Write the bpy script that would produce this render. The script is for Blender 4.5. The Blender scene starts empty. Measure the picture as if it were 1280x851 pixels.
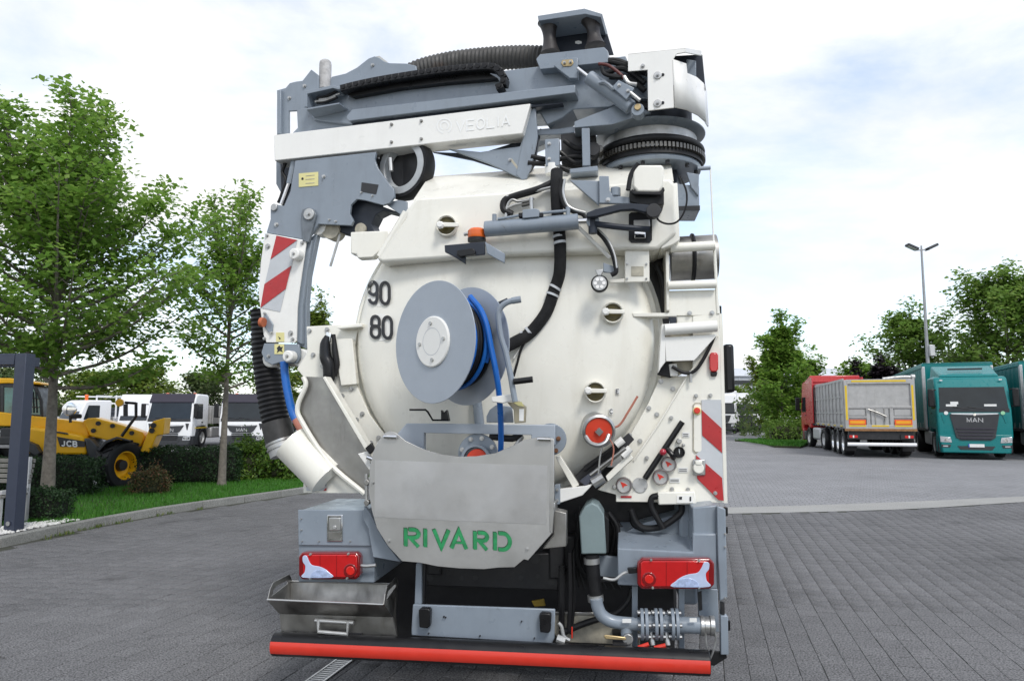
import bpy, bmesh, math, random
import numpy as np
from mathutils import Vector, Matrix
random.seed(7); RNG = np.random.default_rng(7)
S = bpy.context.scene
COL = S.collection
R = math.radians

# ---------------------------------------------------------------- camera
FPX, CX, CY, CAMH = 900.0, 640.0, 425.5, 1.72
PITCH = math.atan(90.5 / FPX)
cam_d = bpy.data.cameras.new('camera'); cam = bpy.data.objects.new('camera', cam_d); COL.objects.link(cam)
cam.location = (0, 0, CAMH); cam.rotation_euler = (math.pi/2 + PITCH, 0, 0)
cam_d.sensor_width = 36; cam_d.lens = FPX / 1280 * 36; cam_d.clip_start = .1; cam_d.clip_end = 3000
S.camera = cam

# ---------------------------------------------------------------- light: bright overcast, sun veiled behind the camera
SUN_EL, SUN_AZ = R(47), R(158)          # azimuth clockwise from +y
sun_d = bpy.data.lights.new('sun', 'SUN'); sun = bpy.data.objects.new('sun', sun_d); COL.objects.link(sun)
sun_d.energy = 1.5; sun_d.angle = R(14); sun_d.color = (1, .97, .92)
sv = Vector((math.sin(SUN_AZ)*math.cos(SUN_EL), math.cos(SUN_AZ)*math.cos(SUN_EL), math.sin(SUN_EL)))
sun.rotation_euler = sv.to_track_quat('Z', 'Y').to_euler()
W = bpy.data.worlds.new('World'); S.world = W; W.use_nodes = True
nt = W.node_tree; N = nt.nodes; N.clear(); L = nt.links
wo = N.new('ShaderNodeOutputWorld'); bg = N.new('ShaderNodeBackground'); bg.inputs[1].default_value = .1
sky = N.new('ShaderNodeTexSky'); sky.sky_type = 'NISHITA'; sky.sun_disc = False
sky.sun_elevation = SUN_EL; sky.sun_rotation = SUN_AZ; sky.air_density = 1.0; sky.dust_density = .4; sky.ozone_density = 2.5
tc = N.new('ShaderNodeTexCoord'); mp = N.new('ShaderNodeMapping'); mp.inputs['Scale'].default_value = (1, 1, 2.4)
mp.inputs['Location'].default_value = (.35, .2, .1)
n1 = N.new('ShaderNodeTexNoise'); n1.inputs['Scale'].default_value = 2.2; n1.inputs['Detail'].default_value = 9; n1.inputs['Roughness'].default_value = .56; n1.inputs['Distortion'].default_value = .25
r1 = N.new('ShaderNodeValToRGB'); r1.color_ramp.elements[0].position = .37; r1.color_ramp.elements[1].position = .58
r1.color_ramp.elements[0].color = (.3, .3, .3, 1); r1.color_ramp.elements[1].color = (1, 1, 1, 1)
n2 = N.new('ShaderNodeTexNoise'); n2.inputs['Scale'].default_value = 3.4; n2.inputs['Detail'].default_value = 7
r2 = N.new('ShaderNodeValToRGB'); r2.color_ramp.elements[0].position = .28; r2.color_ramp.elements[1].position = .58
r2.color_ramp.elements[0].color = (7.5, 7.65, 7.95, 1); r2.color_ramp.elements[1].color = (9.1, 9.1, 9.15, 1)
mx = N.new('ShaderNodeMix'); mx.data_type = 'RGBA'
L.new(tc.outputs['Generated'], mp.inputs[0]); L.new(mp.outputs[0], n1.inputs[0]); L.new(mp.outputs[0], n2.inputs[0])
L.new(n1.outputs[0], r1.inputs[0]); L.new(n2.outputs[0], r2.inputs[0])
L.new(r1.outputs[0], mx.inputs[0]); sk2 = N.new('ShaderNodeVectorMath'); sk2.operation = 'SCALE'; sk2.inputs['Scale'].default_value = 2.0; L.new(sky.outputs[0], sk2.inputs[0]); L.new(sk2.outputs[0], mx.inputs[6]); L.new(r2.outputs[0], mx.inputs[7])
L.new(mx.outputs[2], bg.inputs[0]); L.new(bg.outputs[0], wo.inputs[0])
S.view_settings.view_transform = 'Standard'; S.view_settings.look = 'None'; S.view_settings.gamma = 1
S.view_settings.use_curve_mapping = False; S.view_settings.exposure = 0.4
S.render.engine = 'CYCLES'

# ---------------------------------------------------------------- pixel -> direction helpers (photo is 1280 x 851)
CAM = Vector((0, 0, CAMH))
def ray(x, y):
    a, b = (x - CX)/FPX, (CY - y)/FPX
    c, s = math.cos(PITCH), math.sin(PITCH)
    return Vector((a, c - b*s, s + b*c))
def G(x, y, z=0.0):
    r = ray(x, y); return CAM + r*((z - CAMH)/r.z)
def at_depth(x, y, d):                   # at forward distance d (metres along world y)
    r = ray(x, y); return CAM + r*(d/r.y)
TO = Vector((-.159, 4.139, 0))           # ground under the middle of the sewer truck's rear bumper
YT, YB = R(7.55), R(15.7)                # heading of the truck / of its folded boom
def plane(x, y, yaw, d):
    n = Vector((math.sin(yaw), math.cos(yaw), 0)); r = ray(x, y)
    return CAM + r*(((TO + n*d - CAM).dot(n))/r.dot(n))
def V(x, y, v): return plane(x, y, YT, v)       # on the truck's cross plane v metres ahead of the bumper
def B(x, y, d): return plane(x, y, YB, d)       # on a plane along the boom
TF = Vector((math.sin(YT), math.cos(YT), 0)); TR = Vector((math.cos(YT), -math.sin(YT), 0))
BF = Vector((math.sin(YB), math.cos(YB), 0)); BR = Vector((math.cos(YB), -math.sin(YB), 0))
UP = Vector((0, 0, 1))
def pxr(px, p):                          # metres spanned by px pixels at the point p
    return px*(p - CAM).dot(Vector((0, math.cos(PITCH), math.sin(PITCH))))/FPX

# ---------------------------------------------------------------- mesh helpers
ORG = {}
def spline(pts, n=6, closed=False):
    pts = [Vector(p) for p in pts]; out = []
    m = len(pts); rng_ = m if closed else m - 1
    for i in range(rng_):
        p0 = pts[(i-1) % m] if closed or i > 0 else pts[0]*2 - pts[1]
        p1, p2 = pts[i], pts[(i+1) % m]
        p3 = pts[(i+2) % m] if closed or i + 2 < m else pts[-1]*2 - pts[-2]
        for k in range(n):
            t = k/n
            out.append(.5*((2*p1) + (p2-p0)*t + (2*p0-5*p1+4*p2-p3)*t*t + (3*p1-p0-3*p2+p3)*t*t*t))
    if not closed: out.append(pts[-1].copy())
    return out
def frame(d):
    d = d.normalized(); a = UP if abs(d.z) < .9 else Vector((1, 0, 0))
    u = d.cross(a).normalized(); return u, u.cross(d).normalized()
class MB:
    def __init__(s): s.v = []; s.f = []
    def add(s, vs, fs):
        o = len(s.v); s.v += [Vector(p) for p in vs]; s.f += [tuple(i + o for i in f) for f in fs]; return s
    def prism(s, pts, off):
        pts = [Vector(p) for p in pts]; off = Vector(off); n = len(pts)
        fs = [tuple(range(n)), tuple(range(2*n - 1, n - 1, -1))] + [(i, i + n, (i+1) % n + n, (i+1) % n) for i in range(n)]
        return s.add(pts + [p + off for p in pts], fs)
    def sheet(s, pts): return s.add(pts, [tuple(range(len(pts)))])
    def loft(s, a, b):                    # two equal outlines bridged and capped
        n = len(a)
        return s.add(list(a) + list(b), [tuple(range(n)), tuple(range(2*n-1, n-1, -1))] + [(i, i+n, (i+1) % n + n, (i+1) % n) for i in range(n)])
    def box(s, c, sx, sy, sz, ax=None):   # centre, full sizes, axes
        X, Y, Z = ax or (Vector((1,0,0)), Vector((0,1,0)), UP); c = Vector(c)
        p = [c + X*(sx/2*i) + Y*(sy/2*j) for i, j in ((-1,-1),(1,-1),(1,1),(-1,1))]
        return s.prism([q - Z*(sz/2) for q in p], Z*sz)
    def bx(s, x0, x1, y0, y1, z0, z1): return s.box(((x0+x1)/2, (y0+y1)/2, (z0+z1)/2), x1-x0, y1-y0, z1-z0)
    def tube(s, pts, r, n=10, smooth=0, closed=False, caps=True):
        pts = [Vector(p) for p in pts]
        if smooth: 
            m0 = len(pts); pts2 = spline(pts, smooth, closed)
            if not isinstance(r, (int, float)):
                rr = []
                for i in range(len(pts2)):
                    t = i/(len(pts2)-1)*(m0-1); k = min(int(t), m0-2); rr.append(r[k] + (r[k+1]-r[k])*(t-k))
                r = rr
            pts = pts2
        m = len(pts); rad = [r]*m if isinstance(r, (int, float)) else r
        vs, fs = [], []; u = None
        for i, p in enumerate(pts):
            d = (pts[(i+1) % m] - pts[i-1]) if closed else (pts[min(i+1, m-1)] - pts[max(i-1, 0)])
            if d.length < 1e-9: d = UP.copy()
            d.normalize()
            if u is None: u, w = frame(d)
            else:
                u = (u - d*u.dot(d)); u = u.normalized() if u.length > 1e-6 else frame(d)[0]; w = u.cross(d)
            for k in range(n):
                a = 2*math.pi*k/n; vs.append(p + (u*math.cos(a) + w*math.sin(a))*rad[i])
        q = m if closed else m - 1
        for i in range(q):
            for k in range(n):
                fs.append((i*n+k, i*n+(k+1) % n, ((i+1) % m)*n+(k+1) % n, ((i+1) % m)*n+k))
        if caps and not closed: fs += [tuple(range(n-1, -1, -1)), tuple(range((m-1)*n, m*n))]
        return s.add(vs, fs)
    def lathe(s, prof, o, ax, n=32, u=None):     # prof: (radius, distance along ax)
        o = Vector(o); ax = Vector(ax).normalized(); u, w = frame(ax)
        vs, fs = [], []; idx = []
        for r, h in prof:
            if r < 1e-6: idx.append([len(vs)]); vs.append(o + ax*h)
            else:
                idx.append(list(range(len(vs), len(vs)+n)))
                vs += [o + ax*h + (u*math.cos(2*math.pi*k/n) + w*math.sin(2*math.pi*k/n))*r for k in range(n)]
        for a, b in zip(idx, idx[1:]):
            for k in range(n):
                k2 = (k+1) % n
                if len(a) == 1 and len(b) == 1: continue
                if len(a) == 1: fs.append((a[0], b[k2], b[k]))
                elif len(b) == 1: fs.append((a[k], a[k2], b[0]))
                else: fs.append((a[k], a[k2], b[k2], b[k]))
        return s.add(vs, fs)
    def cyl(s, a, b, r, n=20, r2=None):
        a, b = Vector(a), Vector(b); d = b - a; h = d.length; r2 = r if r2 is None else r2
        return s.lathe([(0, 0), (r, 0), (r2, h), (0, h)], a, d, n)
    def build(s, name, mat, parent=None, bevel=0, sharp=32, seg=2, fix=True):
        o3 = ORG.get(parent.name, Vector()) if parent else Vector()
        me = bpy.data.meshes.new(name); me.from_pydata([tuple(p - o3) for p in s.v], [], s.f)
        if fix:
            b = bmesh.new(); b.from_mesh(me); bmesh.ops.recalc_face_normals(b, faces=b.faces); b.to_mesh(me); b.free()
        me.polygons.foreach_set('use_smooth', [True]*len(me.polygons)); me.set_sharp_from_angle(angle=R(sharp))
        if mat: me.materials.append(mat)
        ob = bpy.data.objects.new(name, me); COL.objects.link(ob)
        if parent: ob.parent = parent; ORG[ob.name] = o3
        if bevel:
            m = ob.modifiers.new('bevel', 'BEVEL'); m.width = bevel; m.segments = seg; m.limit_method = 'ANGLE'; m.angle_limit = R(38)
        return ob
def np_mesh(name, co, loops, nper, mat, parent=None, smooth=False):      # big meshes from numpy
    me = bpy.data.meshes.new(name); nv = len(co); nf = len(loops)//nper
    me.vertices.add(nv); me.vertices.foreach_set('co', np.ascontiguousarray(co, np.float32).ravel())
    me.loops.add(nf*nper); me.loops.foreach_set('vertex_index', np.ascontiguousarray(loops, np.int32).ravel())
    me.polygons.add(nf); me.polygons.foreach_set('loop_start', np.arange(0, nf*nper, nper, dtype=np.int32))
    if smooth: me.polygons.foreach_set('use_smooth', np.ones(nf, bool))
    me.update(calc_edges=True); me.materials.append(mat)
    ob = bpy.data.objects.new(name, me); COL.objects.link(ob)
    if parent: ob.parent = parent
    return ob
def tag(o, label=None, cat=None, group=None, kind=None):
    for k, x in (('label', label), ('category', cat), ('group', group), ('kind', kind)):
        if x: o[k] = x
    return o
def root(name, loc, label, cat, group=None):
    o = bpy.data.objects.new(name, None); COL.objects.link(o); o.location = loc; o.empty_display_size = .2
    ORG[o.name] = Vector(loc); return tag(o, label, cat, group)
def local_root(name, label, cat, group=None):
    o = root(name, (0, 0, 0), label, cat, group); return o
def copy_tree(o, parent=None):
    c = o.copy(); COL.objects.link(c); c.parent = parent
    for ch in list(o.children): copy_tree(ch, c)
    return c

# ---------------------------------------------------------------- materials
MATS = {}
def mat(name, col, rough=.5, metal=0., var=.1, scale=5., bump=0., bscale=120., coat=0., dirt=0., dcol=(.1,.085,.06), streak=False, spec=.5, rvar=.12, scuff=0., scol=(.1,.08,.06), **kw):
    m = bpy.data.materials.new(name); m.use_nodes = True; MATS[name] = m
    t = m.node_tree; nn = t.nodes; ll = t.links; b = nn['Principled BSDF']
    b.inputs['Metallic'].default_value = metal; b.inputs['Coat Weight'].default_value = coat; b.inputs['Coat Roughness'].default_value = .12
    b.inputs['Specular IOR Level'].default_value = spec
    for k, x in kw.items():
        b.inputs[k.replace('_', ' ')].default_value = x
    tc = nn.new('ShaderNodeTexCoord'); crd = tc.outputs['Object']
    no = nn.new('ShaderNodeTexNoise'); no.inputs['Scale'].default_value = scale; no.inputs['Detail'].default_value = 6; no.inputs['Roughness'].default_value = .62
    ll.new(crd, no.inputs[0])
    mr = nn.new('ShaderNodeMapRange'); mr.inputs[1].default_value = .3; mr.inputs[2].default_value = .7
    mr.inputs[3].default_value = 1 - var; mr.inputs[4].default_value = 1 + var; ll.new(no.outputs[0], mr.inputs[0])
    vm = nn.new('ShaderNodeVectorMath'); vm.operation = 'SCALE'; vm.inputs[0].default_value = col[:3]; ll.new(mr.outputs[0], vm.inputs['Scale'])
    out = vm.outputs[0]
    if dirt:
        mp = nn.new('ShaderNodeMapping'); mp.inputs['Scale'].default_value = (3.2, 3.2, .55) if streak else (1.6, 1.6, 1.6); ll.new(crd, mp.inputs[0])
        n2 = nn.new('ShaderNodeTexNoise'); n2.inputs['Scale'].default_value = 3.1; n2.inputs['Detail'].default_value = 9; n2.inputs['Roughness'].default_value = .68; ll.new(mp.outputs[0], n2.inputs[0])
        m2 = nn.new('ShaderNodeMapRange'); m2.inputs[1].default_value = .52; m2.inputs[2].default_value = .8; m2.inputs[3].default_value = 0; m2.inputs[4].default_value = dirt; ll.new(n2.outputs[0], m2.inputs[0])
        mx = nn.new('ShaderNodeMix'); mx.data_type = 'RGBA'; ll.new(m2.outputs[0], mx.inputs[0]); ll.new(out, mx.inputs[6]); mx.inputs[7].default_value = (*dcol, 1); out = mx.outputs[2]
    if scuff:
        n4 = nn.new('ShaderNodeTexNoise'); n4.inputs['Scale'].default_value = 17; n4.inputs['Detail'].default_value = 10; n4.inputs['Roughness'].default_value = .75; n4.inputs['Distortion'].default_value = .6; ll.new(crd, n4.inputs[0])
        m5 = nn.new('ShaderNodeMapRange'); m5.inputs[1].default_value = .64; m5.inputs[2].default_value = .70; m5.inputs[3].default_value = 0; m5.inputs[4].default_value = scuff; ll.new(n4.outputs[0], m5.inputs[0])
        mx2 = nn.new('ShaderNodeMix'); mx2.data_type = 'RGBA'; ll.new(m5.outputs[0], mx2.inputs[0]); ll.new(out, mx2.inputs[6]); mx2.inputs[7].default_value = (*scol, 1); out = mx2.outputs[2]
    ll.new(out, b.inputs['Base Color'])
    m3 = nn.new('ShaderNodeMapRange'); m3.inputs[1].default_value = .3; m3.inputs[2].default_value = .7; m3.inputs[3].default_value = max(.02, rough - rvar); m3.inputs[4].default_value = min(1, rough + rvar)
    n3 = nn.new('ShaderNodeTexNoise'); n3.inputs['Scale'].default_value = scale*2.3; n3.inputs['Detail'].default_value = 5; ll.new(crd, n3.inputs[0]); ll.new(n3.outputs[0], m3.inputs[0]); ll.new(m3.outputs[0], b.inputs['Roughness'])
    if bump:
        nb = nn.new('ShaderNodeTexNoise'); nb.inputs['Scale'].default_value = bscale; nb.inputs['Detail'].default_value = 4; ll.new(crd, nb.inputs[0])
        bp = nn.new('ShaderNodeBump'); bp.inputs['Strength'].default_value = bump; bp.inputs['Distance'].default_value = .01; ll.new(nb.outputs[0], bp.inputs['Height']); ll.new(bp.outputs[0], b.inputs['Normal'])
    return m
cream = mat('cream_paint', (.80, .78, .70), .34, var=.03, coat=.25, dirt=.24, dcol=(.45,.40,.30), streak=True, scuff=.22, scol=(.35,.28,.18))
white = mat('white_paint', (.82, .81, .77), .36, var=.03, coat=.2, dirt=.14, dcol=(.45,.42,.36), streak=True, scuff=.25, scol=(.3,.25,.2))
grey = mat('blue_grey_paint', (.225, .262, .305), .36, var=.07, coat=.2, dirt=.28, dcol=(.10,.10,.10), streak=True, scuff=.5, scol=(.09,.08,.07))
grey_lt = mat('pale_blue_grey_paint', (.34, .38, .43), .4, var=.05, coat=.1, dirt=.12, dcol=(.2,.2,.2))
gear_m = mat('greasy_gear', (.13, .125, .115), .4, metal=.7, var=.4, scale=30)
dkred = mat('dark_red_hose', (.10, .018, .015), .5, var=.2)
grey_dk = mat('dark_and_shaded_blue_grey', (.022, .028, .04), .45, spec=.35, var=.1, dirt=.2, dcol=(.04,.04,.04))  # dark grey parts; under and inside the boom its tone is painted-in shade
greenish = mat('green_grey_paint', (.19, .245, .25), .5, var=.1, dirt=.3, dcol=(.1,.11,.1))
black = mat('black_rubber', (.010, .010, .011), .5, var=.2, dirt=.25, dcol=(.035,.03,.028), spec=.3)
blackpl = mat('black_plastic', (.009, .009, .010), .35, var=.15, spec=.35)
sleeve = mat('black_fabric_sleeve', (.006, .006, .007), .85, var=.25, bump=.5, bscale=300)
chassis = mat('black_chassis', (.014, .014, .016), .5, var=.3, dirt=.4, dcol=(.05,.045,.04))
steel = mat('stainless_steel', (.53, .525, .51), .38, metal=1, var=.08, scale=3, dirt=.5, dcol=(.3,.29,.26), bump=.03, bscale=30, rvar=.1)
steel_dk = mat('worn_stainless', (.36, .35, .33), .42, metal=1, var=.2, scale=4, dirt=.6, dcol=(.13,.12,.10), streak=True, rvar=.14)
zinc = mat('zinc_steel', (.47, .47, .46), .4, metal=.85, var=.15, dirt=.4, dcol=(.2,.17,.12))
chrome = mat('chrome', (.75, .75, .75), .14, metal=1, var=.03)
alu = mat('weathered_aluminium', (.5, .5, .49), .5, metal=.6, var=.25, scale=9, dirt=.5, dcol=(.2,.19,.17))
rust = mat('rusty_bolt', (.17, .075, .035), .8, var=.4, scale=40)
red = mat('red_reflective', (.42, .022, .025), .38, var=.1, scale=14, dirt=.12, dcol=(.25,.05,.04), coat=.1)
redb = mat('red_band', (.62, .035, .018), .4, var=.08, dirt=.3, dcol=(.28,.03,.02), coat=.1, scuff=.45, scol=(.16,.03,.025))
refl = mat('silver_reflective', (.52, .54, .56), .45, var=.08, dirt=.2, dcol=(.3,.3,.3))
lens_red = mat('red_lens', (.50, .010, .012), .12, var=.1, scale=10, coat=.7, rvar=.03)
lens_dk = mat('dark_red_lens', (.19, .004, .006), .16, var=.1, coat=.8, rvar=.03)
lens_blue = mat('clear_lens', (.46, .53, .70), .12, var=.12, scale=8, coat=.8, rvar=.03)
amber = mat('orange_lens', (.75, .13, .01), .25, var=.1, coat=.4)
orange = mat('orange_rubber', (.45, .12, .05), .6, var=.15)
blue = mat('blue_hose', (.012, .13, .48), .38, var=.12, dirt=.25, dcol=(.02,.05,.15))
red_paint = mat('red_valve_paint', (.62, .05, .02), .45, var=.15, dirt=.35, dcol=(.3,.12,.08))
brass = mat('yellow_zinc', (.5, .38, .2), .4, metal=.7, var=.2)
copper = mat('copper_red_wire', (.42, .16, .11), .5, var=.2)
yellow = mat('yellow_sticker', (.72, .66, .30), .5, var=.05)
paper = mat('white_sticker', (.74, .74, .72), .5, var=.05)
ink = mat('black_print', (.02, .02, .022), .45, var=.05)
green_l = mat('green_letters', (.02, .25, .085), .5, var=.4, scale=14, scuff=.5, scol=(.12,.2,.13))
hub = mat('white_plastic', (.80, .79, .75), .4, var=.03)
olive = mat('dirty_sight_glass', (.085, .07, .025), .35, var=.4, scale=30, spec=.25)
faint = mat('faint_white_print', (.86, .86, .84), .4, var=.02)
pale = mat('pale_disc', (.825, .815, .765), .4, var=.02)
beige = mat('grimy_beige', (.42, .39, .31), .6, var=.3, scale=20)
glass = mat('dark_glass', (.012, .016, .018), .05, var=.2, spec=.8, rvar=.02)
glass_lt = mat('tinted_windscreen', (.014, .019, .022), .06, var=.3, scale=2, spec=.5, rvar=.02)

# ---------------------------------------------------------------- stroke lettering
def arc(cx, cy, rx, ry, a0, a1, n=10): return [(cx + rx*math.cos(R(a0 + (a1-a0)*i/n)), cy + ry*math.sin(R(a0 + (a1-a0)*i/n))) for i in range(n+1)]
GL = {
 'M': [[(0,0),(0,1),(.5,.12),(1,1),(1,0)]], 'A': [[(0,0),(.5,1),(1,0)], [(.25,.32),(.75,.32)]], 'N': [[(0,0),(0,1),(1,0),(1,1)]],
 'V': [[(0,1),(.5,0),(1,1)]], 'E': [[(1,1),(0,1),(0,0),(1,0)], [(.12,.5),(.85,.5)]], 'L': [[(0,1),(0,0),(1,0)]], 'I': [[(.5,0),(.5,1)]],
 'O': [arc(.5,.5,.5,.5,90,450,24)], 'J': [[(.75,1),(.75,.28)] + arc(.42,.28,.33,.28,0,-150,8)], 'C': [[(1,.85)] + arc(.55,.5,.55,.5,60,300,14) + [(1,.15)]],
 'B': [[(.1,0),(.1,1),(.6,1)] + arc(.62,.76,.26,.24,90,-90,8) + [(.2,.52)], [(.2,.49),(.6,.49)] + arc(.64,.25,.3,.25,80,-90,8) + [(.2,0)]],
 '0': [[(0,.3)] + arc(.5,.3,.5,.3,180,360,12) + arc(.5,.7,.5,.3,0,180,12) + [(0,.3)]],
 '8': [[(0,.36)] + [(0,.22)] + arc(.5,.22,.5,.22,180,360,12)[1:] + [(1,.36)] + arc(.5,.36,.5,.19,0,180,12)[1:], [(.04,.64)] + [(.04,.78)] + arc(.5,.78,.46,.22,180,0,12)[1:] + [(.96,.64)] + arc(.5,.64,.46,.115,0,-180,12)[1:]],
 '9': [[(.98,.55),(.98,.7)] + arc(.5,.72,.48,.28,0,180,10) + [(.02,.62)] + arc(.5,.6,.48,.2,180,360,10)[1:-1] + [(.98,.28)] + arc(.5,.26,.48,.26,0,-165,10)],
 'R': [[(.0,0),(.0,1)], [(.22,.93),(.62,.93)] + arc(.62,.71,.36,.22,90,-90,8) + [(.3,.49),(.95,0)]], 'D': [[(0,0),(0,1)], [(.22,.95),(.5,.95)] + arc(.5,.5,.48,.45,90,-90,12) + [(.22,.05)]],
 '1': [[(.2,.75),(.6,1),(.6,0)]], '2': [arc(.5,.7,.45,.3,170,-30,8) + [(.05,0),(1,0)]],
}
def ribbon(mb, poly, w, fn, lift):
    """flat stroke: poly in glyph space already placed in 2D plane units, fn maps (x,y,lift)->3D"""
    P = [Vector((p[0], p[1])) for p in poly]
    Q = [P[0]]
    for p in P[1:]:
        if (p - Q[-1]).length > 1e-6: Q.append(p)
    P = Q; closed = (P[0]-P[-1]).length < 1e-4
    if closed: P = P[:-1]
    n = len(P); a, b = [], []
    for i in range(n):
        d1 = (P[i]-P[i-1]) if (closed or i > 0) else (P[1]-P[0])
        d2 = (P[(i+1) % n]-P[i]) if (closed or i < n-1) else d1
        d1 = d1.normalized(); d2 = d2.normalized(); t = d1 + d2
        t = t.normalized() if t.length > 1e-3 else d1
        nr = Vector((-t.y, t.x)); k = 1/max(.45, nr.dot(Vector((-d1.y, d1.x))))
        a.append(P[i] + nr*(w/2*k)); b.append(P[i] - nr*(w/2*k))
    vs = [fn(p.x, p.y, lift) for p in a] + [fn(p.x, p.y, lift) for p in b]
    m = n if closed else n-1
    mb.add(vs, [(i, (i+1) % n, (i+1) % n + n, i + n) for i in range(m)])
def dens(poly, step):
    out = [poly[0]]
    for a, b in zip(poly, poly[1:]):
        n = max(1, int(math.hypot(b[0]-a[0], b[1]-a[1])/step)); out += [(a[0] + (b[0]-a[0])*k/n, a[1] + (b[1]-a[1])*k/n) for k in range(1, n+1)]
    return out
def letters(mb, text, x, y, w, h, gap, sw, fn, widths=None, step=0):
    k = 0
    for i, ch in enumerate(text):
        ww = (widths or {}).get(ch, w)
        for poly in GL[ch]:
            k += 1; pl_ = [(x + px*ww, y + py*h) for px, py in poly]; ribbon(mb, dens(pl_, step) if step else pl_, sw, fn, .0004*k)
        x += ww + gap
    return x
# ================================================================= ground
def stone_mat(name, col, var=.25, speck=.5, sscale=140, rough=.85, per_obj=.12, stain=0):
    m = bpy.data.materials.new(name); m.use_nodes = True; t = m.node_tree; nn = t.nodes; ll = t.links; b = nn['Principled BSDF']
    g = nn.new('ShaderNodeNewGeometry'); crd = g.outputs['Position']
    a = nn.new('ShaderNodeTexNoise'); a.inputs['Scale'].default_value = .42; a.inputs['Detail'].default_value = 7; a.inputs['Roughness'].default_value = .65; ll.new(crd, a.inputs[0])
    s = nn.new('ShaderNodeTexNoise'); s.inputs['Scale'].default_value = sscale; s.inputs['Detail'].default_value = 3; ll.new(crd, s.inputs[0])
    m1 = nn.new('ShaderNodeMapRange'); m1.inputs[1].default_value = .3; m1.inputs[2].default_value = .7; m1.inputs[3].default_value = 1-var; m1.inputs[4].default_value = 1+var; ll.new(a.outputs[0], m1.inputs[0])
    m2 = nn.new('ShaderNodeMapRange'); m2.inputs[1].default_value = .3; m2.inputs[2].default_value = .72; m2.inputs[3].default_value = 1-speck; m2.inputs[4].default_value = 1+speck; ll.new(s.outputs[0], m2.inputs[0])
    mu = nn.new('ShaderNodeMath'); mu.operation = 'MULTIPLY'; ll.new(m1.outputs[0], mu.inputs[0]); ll.new(m2.outputs[0], mu.inputs[1])
    m3 = nn.new('ShaderNodeMapRange'); m3.inputs[3].default_value = 1-per_obj; m3.inputs[4].default_value = 1+per_obj; ll.new(g.outputs['Random Per Island'], m3.inputs[0])
    m4 = nn.new('ShaderNodeMath'); m4.operation = 'MULTIPLY'; ll.new(mu.outputs[0], m4.inputs[0]); ll.new(m3.outputs[0], m4.inputs[1])
    if per_obj:
        oi = nn.new('ShaderNodeObjectInfo'); m5 = nn.new('ShaderNodeMapRange'); m5.inputs[3].default_value = 1-per_obj; m5.inputs[4].default_value = 1+per_obj; ll.new(oi.outputs['Random'], m5.inputs[0])
        m6 = nn.new('ShaderNodeMath'); m6.operation = 'MULTIPLY'; ll.new(m4.outputs[0], m6.inputs[0]); ll.new(m5.outputs[0], m6.inputs[1]); m4 = m6
    if stain:
        sn_ = nn.new('ShaderNodeTexNoise'); sn_.inputs['Scale'].default_value = 1.1; sn_.inputs['Detail'].default_value = 8; sn_.inputs['Roughness'].default_value = .6; sn_.inputs['Distortion'].default_value = .8; ll.new(crd, sn_.inputs[0])
        ms = nn.new('ShaderNodeMapRange'); ms.inputs[1].default_value = .58; ms.inputs[2].default_value = .72; ms.inputs[3].default_value = 1; ms.inputs[4].default_value = 1-stain; ll.new(sn_.outputs[0], ms.inputs[0])
        m7 = nn.new('ShaderNodeMath'); m7.operation = 'MULTIPLY'; ll.new(m4.outputs[0], m7.inputs[0]); ll.new(ms.outputs[0], m7.inputs[1]); m4 = m7
    vm = nn.new('ShaderNodeVectorMath'); vm.operation = 'SCALE'; vm.inputs[0].default_value = col; ll.new(m4.outputs[0], vm.inputs['Scale']); ll.new(vm.outputs[0], b.inputs['Base Color'])
    b.inputs['Roughness'].default_value = rough; b.inputs['Specular IOR Level'].default_value = .3
    bp = nn.new('ShaderNodeBump'); bp.inputs['Strength'].default_value = .35; bp.inputs['Distance'].default_value = .004; ll.new(s.outputs[0], bp.inputs['Height']); ll.new(bp.outputs[0], b.inputs['Normal'])
    return m
paver_m = stone_mat('dark_paver', (.136, .1345, .137), .2, .85, 80, per_obj=.07, stain=.35)
joint_m = stone_mat('joint_sand', (.06, .062, .048), .3, .4, 60, per_obj=0)
far_m = stone_mat('pale_paving', (.25, .25, .256), .14, .35, 30, per_obj=0, stain=.18)
strip_m = stone_mat('pale_setts', (.31, .306, .29), .12, .35, 60, per_obj=0)
kerb_m = stone_mat('kerb_concrete', (.21, .21, .195), .25, .35, 60, per_obj=.08)
soil_m = stone_mat('soil', (.045, .05, .025), .3, .4, 40, per_obj=0)
# pale paving gets its far-off paver grid as a fine printed joint pattern
def add_grid(m, yaw, sx, sy, amount):
    t = m.node_tree; nn = t.nodes; ll = t.links; b = nn['Principled BSDF']
    g = nn.new('ShaderNodeNewGeometry'); mp = nn.new('ShaderNodeMapping'); mp.inputs['Rotation'].default_value = (0, 0, yaw); ll.new(g.outputs['Position'], mp.inputs[0])
    br = nn.new('ShaderNodeTexBrick'); br.inputs['Scale'].default_value = 1; br.inputs['Brick Width'].default_value = sx; br.inputs['Row Height'].default_value = sy; br.inputs['Mortar Size'].default_value = .007
    br.inputs[1].default_value = (1, 1, 1, 1); br.inputs[2].default_value = (.9, .9, .9, 1); br.inputs[3].default_value = (amount,)*3 + (1,); ll.new(mp.outputs[0], br.inputs[0])
    src = b.inputs['Base Color'].links[0].from_socket
    mu = nn.new('ShaderNodeMix'); mu.data_type = 'RGBA'; mu.blend_type = 'MULTIPLY'; mu.inputs[0].default_value = 1; ll.new(src, mu.inputs[6]); ll.new(br.outputs[0], mu.inputs[7]); ll.new(mu.outputs[2], b.inputs['Base Color'])
add_grid(far_m, R(15), .2, .165, .45)

tag(MB().sheet([(-900, -60, -.03), (900, -60, -.03), (900, 1500, -.03), (-900, 1500, -.03)]).build('ground', far_m), kind='structure')

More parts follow.
